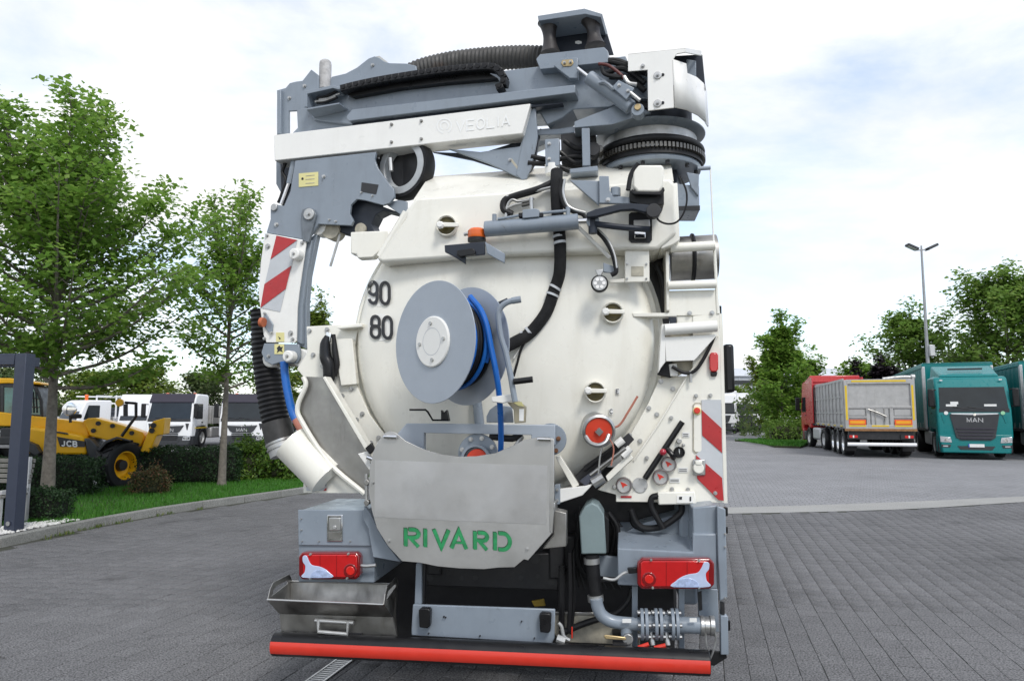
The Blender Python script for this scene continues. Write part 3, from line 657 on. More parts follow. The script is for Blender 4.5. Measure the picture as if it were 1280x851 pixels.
hose('guard_tube', [(838,310),(893.5,307)], .33, 6, cream, smooth=0, n=16); hose('guard_tube', [(835,357),(895,355)], .33, 5.5, cream, smooth=0, n=16)
hose('side_rail', [(888,212),(892,300),(899,394)], .37, 1.1, white, smooth=0, n=8)
hose('side_rail', [(893,310),(897.5,392)], .36, 2, cream, smooth=0, n=8)
hose('rail_stub', [(872,211),(888,210)], .37, 2.6, grey, smooth=0)
plate('gap_screen', [(808,316),(836,312),(836,396),(846,470),(800,500)], .62, .02, chassis)
hose('hanging_hose', [(820,330),(828,350),(832,385),(836,394)], .5, 4, black)
# marker lamp + wing mirror far ahead on the cab
ml = plate('marker_lamp', [(887,444),(889,440.5),(896,440.5),(898,444),(898,461),(896,464.5),(889,464.5),(887,461)], .33, .03, lens_red, bevel=.006)
plate('lamp_foot', [(888,464.5),(897,464.5),(896,470),(889,470)], .34, .03, blackpl, ml)
plate('side_marker', [(899,382),(902,382),(902.5,408),(900,410)], .6, .06, blackpl)
# ---- hose reel
RN = Vector((-math.sin(R(44)), -math.cos(R(44)), 0))                    # axis of the swung-out reel
rc = at_depth(541.5, 427, 3.98); rr = pxr(77, rc); RL = .246
reel = MB().lathe([(0, 0), (rr, 0), (rr, -.006), (0, -.006)], rc, RN, 64).build('hose_reel', grey_lt, truck, bevel=.002)
MB().lathe([(0, -RL), (rr, -RL), (rr, -RL-.006), (0, -RL-.006)], rc + Vector((.004,0,-.008)), RN, 64).build('rear_flange', grey_lt, reel)
hr = rr*.415
MB().lathe([(0, .012), (hr-.006, .012), (hr, .008), (hr, 0)], rc, RN, 48).build('hub_plate', hub, reel)
MB().lathe([(hr*.52, .0125), (hr*.545, .0125)], rc, RN, 48).build('hub_ring', refl, reel, fix=False)
u_, w_ = frame(RN)
for a in (35, 125, 215, 305):
    c = rc + (u_*math.cos(R(a+50)) + w_*math.sin(R(a+50)))*hr*.72
    MB().lathe([(0, .02), (.011, .02), (.011, .012), (.008, .01)], c, RN, 8).build('bolt', zinc, reel)
MB().cyl(rc - RN*.02, rc - RN*(RL-.01), rr*.5, 40).build('reel_drum', grey_dk, reel)
def coil(k0, k1, rad, m, name, hr_=.0125):
    pts = []
    for i in range(int((k1-k0)*40)+1):
        t = k0 + i/40; a = 2*math.pi*t; pts.append(rc - RN*(.02 + .026*t) + (u_*math.cos(a) + w_*math.sin(a))*(rad + .004*math.sin(a*.37)))
    MB().tube(pts, hr_, 8).build(name, m, reel)
coil(0, 8.2, rr*.60, black, 'black_hose_coil', .0135); coil(.1, 3.2, rr*.735, blue, 'blue_hose_coil', .013); coil(3.3, 5.0, rr*.70, black, 'black_hose_coil', .013); coil(5.0, 6.6, rr*.74, blue, 'blue_hose_coil', .012); coil(6.7, 8.0, rr*.70, black, 'black_hose_coil', .013)
hose('feed_hose', [(588,371,-.12),(600,386,-.2),(608,405,-.23),(614,435,-.23),(620,465,-.22),(624,494,-.18),(626,528,-.08),(626,562,.03),(624,590,.1)], 0, 3.6, blue, reel)
hose('crank_arm', [(651,374),(642,375.5),(632,379),(625,386),(623,396),(626,420),(632,440),(638,468),(641,486),(644,502)], -.25, 3.7, grey, reel)
hose('crank_grip', [(642,477),(666,474)], -.27, 3.9, blackpl, reel, smooth=0, n=14)
hose('crank_stub', [(651,374),(640,376)], -.25, 4.3, grey, reel, smooth=0)
plate('reel_arm', [(616,380),(634,372),(634,376),(618,384)], .1, .02, grey_dk, reel)
plate('pipe_clamp', [(614,496),(640,492),(641,501),(628,504),(615,502)], -.2, .03, hub, reel)
plate('swivel_plate', [(608,520),(612,512),(620,506),(640,508),(642,528),(608,528)], -.05, .012, grey, reel)
tb = plate('valve_box', [(634,503),(648,501),(657,508),(656,528),(643,529),(642,512)], -.15, .06, mat('tan_enamel', (.3,.27,.19), .5, var=.2, dirt=.4), reel)
plate('valve_label', [(649,511),(655,511),(654.5,526),(649,526)], -.153, .003, paper, tb, bevel=0); plate('valve_tag', [(642,503),(652,502),(655,508),(648,507)], -.153, .003, yellow, tb, bevel=0)
MB().cyl(rc - RN*(RL+.01), V(600,440,.36), .045, 20).build('reel_spindle', grey, reel)
MB().tube([V(600,440,.3), V(596,500,.28), V(600,535,.28)], .03, 12).build('reel_post', grey, reel)
hose('lock_wire', [(512,512),(532,512),(535,515),(541,525),(561,525)], .12, 1.3, blackpl, smooth=0, n=6)
plate('lock_catch', [(551,512),(554,516),(558,512),(561,526),(551,526)], .13, .05, blackpl)
# ---- grey cross frame, flanges behind the splash shield
plate('cross_frame', [(496,543),(508,529),(694,531),(694,556),(664,556),(664,543.5),(530,541),(530,585),(505,585)], .08, .05, grey_lt)
fl = disc('pipe_flange', 688, 549, .13, 20, .03, grey)
for p in ((682,534),(698,548),(695,563)): bolt(*p, .125, 3, fl, m=rust)
f2 = disc('suction_flange', 597, 567, .10, 25, .035, grey)
MB().lathe([(.06, 0), (.085, -.02), (.085, -.05), (.07, -.05), (.07, -.01), (.0, -.01)], V(596,573,.1), TF, 32).build('suction_neck', grey, f2)
disc('red_plug', 597, 576, .06, 15, .03, red_paint, f2)
for a in (25, 75, 115, 165): bolt(597+20*math.cos(R(a)), 567-20*math.sin(R(a)), .095, 3, f2)
MB().tube(PV([(612,545),(640,548),(652,542)], .12), .02, 8, 3).build('link', chassis, truck); MB().tube(PV([(640,565),(653,545)], .12), .014, 8).build('link', zinc, truck)
# ---- stainless splash shield with stencilled name
SH = -.02
sh_px = [(481,541),(488,538.5),(495,541),(507,551),(529,561),(552,568),(574,570.6),(596,570),(619,566),(641,557),(654,550),(669,547),(692,548),(692,637),(690,666),(660,700),(655,698.6),(643,708.6),(623,709),(605,711),(574,710),(547,707.5),(525,703),(502.5,701),(485,682),(471,659.5),(464.6,637),(461,615),(462,586),(467,563.5),(473.5,550)]
shield = plate('splash_shield', sh_px, SH, .006, mat('brushed_shield', (.49,.485,.47), .43, metal=.8, var=.1, scale=2.2, dirt=.45, dcol=(.33,.32,.30), bump=.02, bscale=12, rvar=.12), bevel=.0015)
plate('shield_fold', [(688,550),(692.5,549),(692.5,640),(690.5,667),(687,664),(687,640)], SH-.004, .03, steel, shield, bevel=.002)
plate('shield_overlay', [(468.5,575),(684,582),(683,655),(580,651),(468,646)], SH-.002, .0015, mat('brushed_overlay', (.55,.545,.54), .38, metal=.8, var=.1, scale=3, dirt=.4, dcol=(.33,.33,.32), rvar=.1), shield, bevel=0)
for x, y in ((488,546),(680,549)): hose('grab_handle', [(x-8,y),(x-7,y-.5),(x+7,y),(x+8,y)], SH-.018, 2.6, chrome, shield, smooth=0)
for p in ((466,603),(486,676),(659,686)): bolt(*p, SH-.001, 2, shield)
m_ = MB(); fx = lambda a, c, l: V(a, 682.3 - c + (a-505)*.046, SH-.003-l)
sw = 4.6
for ch, x0, w_ in (('R',507.3,16.5),('I',524.8,14),('V',542.5,18.5),('A',564.5,18.5),('R',594,15.5),('D',619,19)):
    for k, poly in enumerate(GL[ch]): ribbon(m_, [(x0 + px*w_, py*22.5) for px, py in poly], sw if not (ch == 'A' and k == 1) else 2.2, fx, .0004*k)
m_.build('green_lettering', green_l, shield, fix=False)
m_ = MB(); fx2 = lambda a, c, l: V(a-.9, 681.2 - c + (a-505)*.046, SH-.0021-l)
for ch, x0, w_ in (('R',507.3,16.5),('I',524.8,14),('V',542.5,18.5),('A',564.5,18.5),('R',594,15.5),('D',619,19)):
    for k, poly in enumerate(GL[ch]): ribbon(m_, [(x0 + px*w_, py*22.5) for px, py in poly], sw if not (ch == 'A' and k == 1) else 2.2, fx2, .0002*k)
m_.build('cut_edge', mat('dark_cut_edge', (.03,.08,.04), .6), shield, fix=False)
hose('shield_hinge_pin', [(458,592),(458,632)], .0, 2.2, zinc, shield, smooth=0); 
for y in (603, 628): disc('hinge_eye', 458, y, -.02, 3.4, .04, steel_dk, shield)
plate('shield_edge_box', [(692,637),(708,641),(708,683),(678,686),(692,668)], .03, .12, steel_dk)
plate('strut', [(690,628),(694,628),(694,640),(690,640)], .0, .2, zinc)
# ---- stainless chute, funnel and pickup hose on the left
chute_px = [(381,471),(403,472),(455,560),(460,565),(447,567),(462,588),(456,617),(413,580),(381,530),(374.5,509),(384,484)]
chute = plate('chute', chute_px, .30, .006, steel_dk, bevel=0)
lip = [(379,471),(382,482),(372,508),(378,528),(412,579),(456,617)]
MB().tube(PV(lip, .27), .016, 8, 5).build('chute_lip', cream, chute)
plate('chute_side', [(403,472),(406,470),(462,562),(456,562)], .22, .10, cream, chute)
plate('chute_tab', [(447,567),(462,563),(464,588),(461,587)], .23, .02, white, chute)
plate('chute_latch', [(456,560),(464,553),(468,562),(462,568)], .2, .03, blackpl, chute); hose('latch_pin', [(459,571),(467,574)], .2, 3, chrome, chute, smooth=0)
plate('lower_corner', [(379,584),(400,584),(420,590),(456,616.5),(379,616)], .34, .03, cream)
plate('reflective_corner', [(382,586),(408,586),(408,613),(383,613)], .335, .003, refl, bevel=0); plate('red_corner', [(382,593),(390,600),(382.5,608)], .331, .002, red, bevel=0); plate('red_corner', [(404,613),(408,609),(408,613)], .331, .002, red, bevel=0)
fa, fb = V(364.5, 552.5, .33), V(409, 597, .33); fr = pxr(24, fa)
MB().lathe([(fr*.9, 0.0), (fr, 0), (fr, (fb-fa).length), (fr*.4, (fb-fa).length+.03), (fr*.4, .06), (fr*.9, .06), (fr*.9, 0)], fa, fb-fa, 40).build('funnel', cream, truck)
h0 = [B(x, y, .50) for x, y in ((330,388),(331,430),(335,470),(341,508),(347,535),(351,553))]
ph = corrugated(MB(), h0, pxr(16.2, h0[2]), .034, .005, 24).build('suction_hose', black, truck, sharp=60)
MB().tube([B(345,527,.5), B(348,540,.5), B(351,553,.5)], pxr(18.2, h0[3]), 24).build('hose_sleeve', mat('grimy_rubber', (.035,.034,.033), .5, var=.4, scale=12, dirt=.5, dcol=(.12,.11,.1)), ph)
MB().tube([B(350,548,.5), B(356,568,.5)], pxr(17.5, h0[3]), 24).build('hose_coupling', alu, ph)
for t in (551, 557): MB().tube([B(350.5+.3*(t-551),t,.5), B(351.3+.3*(t-551),t+2.5,.5)], pxr(18.8, h0[3]), 24).build('coupling_band', zinc, ph)
hose('pressure_hose', [(355,452),(356.5,470),(360,492),(365,513),(371,527)], .40, 5, blue, fn=B, n=14)
hose('hose_nozzle', [(370,524),(376,535),(380,541)], .40, 5.4, copper, fn=B, n=14); hose('nozzle_tip', [(376,535),(382,545)], .40, 4.4, zinc, fn=B)

# ---- boom with the hanging guide arm
boom = plate('boom', [(384,127),(450,116),(633,88),(675,83),(782,70),(790,92),(812,96),(812,124),(786,122),(762,134),(716,137),(702,148),(684,156),(676,142),(440,156),(392,150),(384,138)], .52, .22, grey, fn=B, bevel=.006)
plate('boom_ledge', [(433,148),(433,145),(440,137),(719,106),(719,116),(440,151),(436,152)], .40, .13, grey, boom, fn=B)
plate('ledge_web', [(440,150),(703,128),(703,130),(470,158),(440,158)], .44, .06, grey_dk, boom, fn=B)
vb = plate('cover_beam', [(342,169),(663,129.5),(653,167),(343,201)], .41, .16, white, boom, fn=B, bevel=.005)
for p in ((489.6,156),(526.8,151.6),(489.6,178),(526.8,174)): bolt(*p, .41, 2.2, boom, fn=B, m=steel_dk)
m_ = MB(); letters(m_, 'VEOLIA', 571, 0, 9.4, 12.5, 3.2, 1.9, lambda a, c, l: B(a, 164.5-c-(a-571)*.118, .4085-l), {'I': 3})
for r_ in (9, 5): ribbon(m_, [(555.5+r_*math.cos(R(a)), r_*math.sin(R(a))) for a in range(-60, 261, 20)], 1.6, lambda a, c, l: B(a, 157.5-c, .4085-l), .0002)
m_.build('faint_lettering', faint, boom, fix=False)
plate('beam_end_plate', [(663,130),(669,131),(672,170),(664,210),(658,224),(652,225),(645,218),(655,167)], .46, .02, grey, boom, fn=B)
plate('under_bracket', [(560,186),(600,190),(650,183),(655,168),(664,150),(664,205),(656,222),(648,222),(610,204)], .47, .03, grey, boom, fn=B)
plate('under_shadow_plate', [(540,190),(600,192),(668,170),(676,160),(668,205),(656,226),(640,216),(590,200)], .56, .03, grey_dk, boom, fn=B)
hose('bracket_roller', [(640,201),(654,219)], .50, 6, beige, boom, fn=B, smooth=0, n=14)
bolt(637.5, 200, .465, 2, boom, fn=B)
# left end: channel, plates, post
plate('end_plate', [(346,113),(357,110),(362,104),(370,102),(378,101),(389,87),(398,94),(398,118),(384,122),(380,138),(361,139),(361,169),(346,169)], .56, .02, grey, boom, fn=B)
plate('end_gusset', [(364,168),(372,160),(371,138),(384,134),(392,149),(441,151),(441,160)], .55, .02, grey, boom, fn=B)
plate('end_strip', [(346,113),(351,112),(351,168),(346,168)], .53, .03, grey, boom, fn=B)
for p in ((362,123),(381,108)): bolt(*p, .56, 2.5, boom, fn=B)
MB().prism(PB([(380.5,114),(416,106.5),(427,110),(427,113),(416,110.5),(384,117.5),(384,134),(381,134)], .42), BF*.14).build('channel', grey, boom, bevel=.003)
MB().loft(PB([(383,135.5),(424,128.5),(424,130),(383,137.5)], .40), PB([(396,149),(438,139),(438,140.5),(396,150.5)], .56)).build('channel_floor', grey, boom)
for k, (x, y) in enumerate(((394,127),(396,129),(399,125),(396,123))): hose('hydraulic_hose', [(x,y),(x+12,y-1-k*.5),(x+26,y-6-k)], .47, 1.6, black if k % 2 else zinc, boom, fn=B)
pc = B(406, 112, .62); pr = pxr(7.5, pc); ph_ = (B(406, 76, .62)-pc).z
MB().lathe([(0,0),(pr,0),(pr,ph_-pr*.7),(pr*.93,ph_-pr*.3),(pr*.7,ph_-pr*.06),(pr*.35,ph_),(0,ph_)], pc, UP, 24).build('stop_post', mat('weathered_nylon', (.42,.41,.40), .7, var=.35, scale=18, dirt=.4, dcol=(.15,.15,.14)), boom)
plate('wavy_guide', [(412,100),(415,96),(432,92),(446,84.6),(460.5,73.3),(468,70.5),(474,72.5),(480,77),(487,79),(508,79.5),(520,82.5),(522,98),(430,114),(412,112)], .62, .02, grey, boom, fn=B)
plate('wavy_guide', [(464,72),(474,69.5),(484,77),(486,90),(464,90)], .70, .02, mat('pale_grey', (.5,.5,.48), .5), boom, fn=B)
bolt(466, 82, .62, 2.4, boom, fn=B)
th_ = [B(x, y, .74) for x, y in ((508,96),(530,87),(565,79),(610,74),(650,72),(690,73))]
corrugated(MB(), th_, pxr(13.5, th_[2]), .03, .0045, 20).build('top_hose', mat('dusty_hose', (.055,.052,.048), .6, var=.3, scale=9, dirt=.3, dcol=(.3,.13,.05)), boom, sharp=60)
# cable chain, link by link
cp = spline([B(x, y, .44) for x, y in ((428,113),(450,107.5),(480,101.5),(520,95),(560,89.5),(600,86),(618,86),(627,92),(632,102),(628,110),(614,114))], 12)
cl = resample([Vector((p.x, p.y, p.z)) for p in cp], pxr(8.8, cp[0]))
for a, b in zip(cl, cl[1:]):
    t = (b-a).normalized(); up = t.cross(BF).normalized()
    mid = (a+b)/2
    o = MB().box(mid, (b-a).length*1.04, .07, pxr(8.6, mid), (t, BF, up)).build('chain_link', blackpl, boom, bevel=.004)
for a, b in zip(cl[::1], cl[1:]): 
    mid = (a+b)/2 - BF*.036; MB().lathe([(0, -.006), (.013, -.006), (.016, 0), (0, .001)], mid, BF, 8).build('link_stud', black, boom)
MB().prism(PB([(432,117),(480,107),(520,101),(560,95.5),(612,92),(622,98),(560,103),(500,110),(440,121)], .47), BF*.06).build('chain_lower_run', blackpl, boom)
# top: hose rollers in their tray
tr_ = MB().prism(PB([(670,74),(675,68),(755,59),(760,64),(760,78),(675,87)], .44), BF*.26).build('roller_tray', grey, boom, bevel=.004)
for xt, yt, xb, yb, rt, rb in ((686,28,688,67,14,12.5),(740,25,744,58,14,13)):
    a, b = B(xb, yb, .60), B(xt, yt, .60); h_ = (b-a).length; k = pxr(1, a)
    MB().lathe([(0,0),(rb*k,0)] + [(k*(8 + (rt-8)*t*t if t > 0 else 8 + (rb-8)*t*t), h_*(.5+.5*t)) for t in np.linspace(-.95, .92, 14)] + [(rt*k, h_*.97),(rt*k*.97,h_),(0,h_)], a, b-a, 32).build('guide_roller', mat('brown_rubber', (.028,.024,.024), .5, var=.3, dirt=.3, dcol=(.07,.06,.055)), tr_)
MB().prism(PB([(672,20),(730.5,10.8),(753,17.6),(751,22),(731.7,17.8),(673,26.5)], .50), BF*.24).build('roller_top_plate', grey, tr_, bevel=.003)
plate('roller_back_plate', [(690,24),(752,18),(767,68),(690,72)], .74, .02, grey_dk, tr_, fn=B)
plate('plate_hole', [(719,52),(723,51),(727,52),(727,54.5),(723,55.5),(719,54.5)], .737, .002, faint, tr_, fn=B, bevel=0)
plate('knuckle', [(692,82),(701,73),(722,72),(722,98),(712,98)], .42, .05, grey, boom, fn=B)
plate('slot_washer', [(703,75),(715,74),(717,79),(714,83),(704,83.5),(701,79)], .415, .006, brass, boom, fn=B)
for p in ((705.5,79),(713,78)): bolt(*p, .413, 2, boom, fn=B)
# luffing cylinder
ca, cb2 = B(736, 96.5, .40), B(789, 135, .40)
cyl_ = MB().cyl(ca, cb2, pxr(8.8, ca), 24).build('luffing_cylinder', grey, boom, bevel=.006)
MB().cyl(B(722, 85.5, .40), ca, pxr(2.2, ca), 12).build('piston_rod', chrome, cyl_)
MB().prism(PB([(765,109),(773,100),(793,110),(783,125)], .33), BF*.06).build('valve_block', grey, cyl_, bevel=.004)
for p in ((774,107),(785,114)): bolt(*p, .33, 2.4, cyl_, fn=B)
for pts, m, r in (([(748,80),(760,82),(772,90),(780,98)],dkred,2),([(780,96),(786,104),(796,106)],zinc,2.6),([(788,116),(800,126)],zinc,2.4),([(752,84),(756,93),(772,97),(778,95)],black,2.4),([(748,104),(756,103),(768,112)],grey,1.8)): hose('hydraulic_hose', pts, .34, r, m, cyl_, fn=B)
disc('pin_eye', 797, 137, .36, 8, .08, grey, boom, fn=B); disc('pin_cap', 797, 133.5, .35, 4.2, .02, brass, boom, fn=B)
for pts in ([(748,79),(770,76),(800,88)], [(756,92),(780,86),(806,104)], [(762,96),(786,98),(806,114)], [(750,74),(790,84),(808,92)]): hose('hose_bundle', pts, .46, 3.6, black, boom, fn=B)
plate('bundle_backing', [(745,76),(812,84),(812,136),(770,130),(745,110)], .56, .02, chassis, boom, fn=B)
rc_ = V(812, 170, .72); RR = .352
def zz(y): return V(815, y, .72-RR).z
ro = Vector((rc_.x, rc_.y, 0))
# white slew cover
cv = plate('slew_cover', [(785,67.5),(857,60),(857,65.5),(846,67.5),(840.5,75.3),(842.5,134.7),(810,138.5),(809.4,87.5),(785,89.5)], .38, .01, white, fn=B, bevel=.002)
MB().loft(PB([(785,67.5),(857,60),(857,61),(785,68.5)], .38), PB([(790,70),(876,63.5),(876,64.5),(790,71)], .78)).build('cover_top', white, cv)
cq = [(840.5,75.3,.38),(856.5,80.6,.46),(858,138,.46),(843,134.7,.38),(857.6,92.3,.465),(869,97,.56),(872,145,.58),(877,104,.68),(880,152,.71),(881,109,.82),(884,159,.88)]
cs_ = MB().add([B(*p) for p in cq], [(0,1,4,2,3),(4,5,6,2),(5,7,8,6),(7,9,10,8)]).build('cover_side', white, cv, fix=False, sharp=14); sm_ = cs_.modifiers.new('solid', 'SOLIDIFY'); sm_.thickness = .01
MB().prism([B(857,60.5,.38), B(877,63.7,.64), B(877,69.4,.64), B(857,65.5,.38)], BF*.012).build('cover_top_side', white, cv)
MB().lathe([(0, zz(150)), (RR*.80, zz(150)), (RR*.80, zz(112)), (RR*.5, zz(84)), (0, zz(84))], ro, UP, 40).build('turret', grey_dk, cv)
plate('cover_inner', [(842,70),(878,68),(882,112),(842,128)], .74, .03, grey_dk, cv, fn=B); plate('inner_block', [(858,74),(870,76),(870,98),(858,92)], .62, .05, grey, cv, fn=B)
for p in ((822,94),(822,129)):
    w_ = disc('quarter_turn_lock', *p, .372, 5, .008, alu, cv, fn=B); bolt(*p, .37, 2.2, cv, fn=B); disc('key_hole', p[0]+6.5, p[1]-.5, .376, 1.9, .004, blackpl, cv, fn=B, bevel=0)
bolt(803.5, 83, .38, 2.8, cv, fn=B)
# slewing ring
ring = MB().lathe([(RR*.5, zz(146)),(RR*1.04, zz(146)),(RR*1.04, zz(148)),(RR*.90, zz(153)),(RR*.5, zz(153))], ro, UP, 64).build('slewing_ring', grey, truck, bevel=.003)
MB().lathe([(RR*.88, zz(152)),(RR*.88, zz(183))], ro, UP, 64).build('ring_drum', alu, ring, fix=False)
MB().tube([ro + Vector((math.cos(a)*RR*.95, math.sin(a)*RR*.95, zz(171)+.0)) for a in np.linspace(0, 2*math.pi, 64, endpoint=False)], .026, 12, closed=True).build('ring_hose', black, ring)
MB().lathe([(RR*.6, zz(181)),(RR*.96, zz(181)),(RR*.98, zz(190)),(RR*.6, zz(190))], ro, UP, 64).build('gear_ring', black, ring)
tm = bpy.data.meshes.new('gear_tooth'); q_ = MB().box((0,0,0), .03, .016, (zz(178)-zz(184))); tm.from_pydata([tuple(p) for p in q_.v], [], q_.f); tm.materials.append(gear_m)
for k in range(84):
    a = 2*math.pi*k/84; o = bpy.data.objects.new('gear_tooth', tm); COL.objects.link(o); o.parent = ring; o.location = ro + Vector((math.cos(a)*RR*.985, math.sin(a)*RR*.985, zz(180.5))) - TO; o.rotation_euler = (0, 0, a)
MB().lathe([(0, zz(189)),(RR*.93, zz(189)),(RR*.95, zz(193)),(RR*.93, zz(197)),(0, zz(197))], ro, UP, 64).build('ring_base', grey, ring, bevel=.004)
for k in range(12):
    a = R(k*30+10); MB().lathe([(0,-.02),(.014,-.02),(.014,0),(0,0)], ro + Vector((math.cos(a)*RR*.85, math.sin(a)*RR*.85, zz(197))), UP, 6).build('bolt', chassis, ring)
# column under the ring
MB().loft(PV([(790,205),(846,205),(846,240),(790,240)], .62), PV([(790,215),(852,215),(852,250),(790,250)], 1.0)).build('ring_column', grey_dk, truck)
gb = plate('slew_gearbox', [(791,211),(795,206),(828,206),(830,210),(829,232),(825,240),(797,240),(791,233)], .07, .3, cream, bevel=.012, seg=3)
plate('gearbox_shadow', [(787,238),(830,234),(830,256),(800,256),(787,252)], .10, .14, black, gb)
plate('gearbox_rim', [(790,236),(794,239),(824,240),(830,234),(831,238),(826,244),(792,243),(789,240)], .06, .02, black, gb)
hose('gear_hose', [(798,205),(789,218),(785,238)], .08, 3, black, gb)
plate('drive_arm', [(733,266),(745,261),(768,256),(776,255),(790,254),(815,256),(827,260),(827,265),(815,268),(792,262),(776,263),(745,271),(733,272)], .06, .04, grey_dk, bevel=.006)
disc('drive_pivot', 817, 263, .04, 9, .05, chassis)
plate('support_bracket', [(749,220),(761,220),(762,238),(766,244),(790,247),(790,255),(749,254)], .12, .03, grey)
bolt(760, 250, .12, 3); MB().cyl(V(769.5,246,.14), V(769.5,235,.14), pxr(6.2, V(769,240,.14)), 18).build('damper', grey, truck, bevel=.004)
plate('gusset', [(712,225),(749,226),(749,257)], .15, .03, grey); plate('gusset_web', [(733,226),(752,226),(752,250),(738,240)], .18, .03, grey_dk)
# middle column and shelf
plate('boom_saddle', [(718,152),(772,131),(800,134),(814,141),(790,148),(765,156),(718,160)], .34, .16, grey, bevel=.004)
plate('saddle_wing', [(660,163),(697,161),(718,158),(718,166),(700,168),(660,170)], .52, .10, grey)
plate('saddle_strut', [(727,160),(737,160),(738,207),(728,207.5)], .33, .03, grey)
plate('saddle_shelf', [(712,211),(747,207),(748,214),(713,217)], .30, .12, grey, bevel=.006)
plate('saddle_box', [(681,175),(682,174),(699,173),(699,207),(682,208)], .32, .08, grey)
for p in ((686.5,180),(686.5,199)): bolt(*p, .32, 2.4)
MB().cyl(V(690,206,.36), V(690.5,218,.36), pxr(9, V(690,206,.36)), 20).build('rubber_foot', hub, truck)
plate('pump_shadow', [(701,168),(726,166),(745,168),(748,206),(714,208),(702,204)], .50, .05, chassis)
disc('swivel_body', 741, 186, .42, 9, .08, chassis); disc('swivel_nut', 749, 186, .44, 5, .1, gear_m)
for pts in ([(664,196),(690,200),(720,196),(740,200)], [(700,190),(720,204),(744,196)], [(705,176),(722,186),(740,178)], [(660,204),(690,206),(712,214)]): hose('hydraulic_hose', pts, .44, 3.2, black)
plate('rail_stack', [(668,162),(690,160),(692,176),(668,186)], .9, .1, refl)
# guide arm hanging at the left end
arm = plate('guide_arm', [(369,201),(470,190),(468,199),(472,210),(484,227),(492,236),(493,246),(487,254),(479,256.5),(456,250.5),(446,249),(438.5,256),(437,267),(441.5,276),(439,282),(398,280),(390,292),(383,300),(333,291),(338,274),(338,260),(342,255),(348,256),(355,257.5),(363,239)], .40, .025, grey, fn=B, bevel=.003)
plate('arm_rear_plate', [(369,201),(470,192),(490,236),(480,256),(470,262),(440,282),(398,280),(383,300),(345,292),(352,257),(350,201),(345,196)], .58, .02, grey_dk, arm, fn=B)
plate('arm_window', [(452,228),(473,231),(470,243),(451,239.5)], .397, .004, ink, arm, fn=B, bevel=0)
np_ = plate('type_plate', [(373.5,217),(397.5,215),(397.5,232),(373.5,234)], .396, .004, yellow, arm, fn=B, bevel=0)
disc('plate_mark', 378, 223.5, .394, 1.6, .002, ink, arm, fn=B, bevel=0)
for y in (219.5, 224, 229): plate('plate_line', [(382,y),(393,y-1),(393,y-.2),(382,y+.8)], .394, .002, beige, arm, fn=B, bevel=0)
for p, r in (((405,221),2.6),((345.7,281),3),((412,275),1.5),((420,277),1.5),((452,241),1.5),((466,245),1.5)): bolt(*p, .40, r, arm, fn=B)
disc('pivot', 342, 259, .385, 4.6, .02, zinc, arm, fn=B)
plate('link_strap', [(376,268),(378,261.5),(385,259),(392,261.5),(395,268),(393,276),(386,303),(378,301)], .375, .02, mat('worn_grey', (.15,.17,.19), .5, var=.25, scale=15), arm, fn=B, bevel=.004)
disc('pivot_washer', 385.5, 267.5, .36, 7.2, .02, alu, arm, fn=B); bolt(385.5, 267.5, .36, 3, arm, fn=B)
hose('arm_cylinder', [(368,200),(362,230)], .46, 4, grey, arm, fn=B, smooth=0); hose('arm_rod', [(363,226),(352,256)], .46, 2.8, chrome, arm, fn=B, smooth=0)
hose('arm_hose', [(358,201),(353,215),(357,225),(352,244),(348,254)], .48, 2.2, black, arm, fn=B)
plate('arm_shadow_plate', [(345,200),(362,200),(362,238),(352,243),(345,230)], .6, .02, grey, arm, fn=B)
hr_ = plate('sleeve', [(438,256),(446,249),(470,255),(500,266),(508,260),(508,270),(480,263),(470,268),(464,280),(468,290),(465,296),(440,294),(400,284),(440,281),(441,276),(437,267)], .47, .12, grey_dk, arm, fn=B)
plate('sleeve_fin', [(480,254),(498,250),(509,252),(509,270),(500,268)], .44, .015, grey, arm, fn=B)
disc('roller_end', 450, 286, .45, 7.5, .1, beige, arm, fn=B); disc('roller_end', 413, 287, .45, 12, .1, beige, arm, fn=B); disc('roller_end', 397, 283, .44, 11, .1, hub, arm, fn=B)
hose('hanging_rod', [(425,293),(413,333)], .46, 1.6, alu, arm, fn=B, smooth=0)
# hose pulley
pc_ = B(505, 210, .50); pr_ = pxr(40, pc_); pax = (BF + BR*.25).normalized()
pu = MB().lathe([(pr_*.86, -.03),(pr_*.97, -.035),(pr_, -.01),(pr_, .05),(pr_*.97, .07),(pr_*.8, .07)], pc_, pax, 48).build('hose_pulley', black, arm)
MB().lathe([(pr_*.60, .02),(pr_*.64, -.035),(pr_*.66,-.04),(pr_*.86, -.035),(pr_*.88, .0)], pc_, pax, 48).build('pulley_rim', mat('pale_pulley', (.42,.44,.45), .45, var=.15, scale=9), pu)
MB().lathe([(0, .05),(pr_*.66, .05),(pr_*.66, .08),(0,.08)], pc_, pax, 40).build('pulley_back', chassis, pu)
plate('pulley_bracket', [(488,188),(530,186),(510,225),(500,238),(484,228)], .56, .02, chassis, pu, fn=B); hose('pulley_fitting', [(488,198),(489,214)], .46, 3, zinc, pu, fn=B, smooth=0)
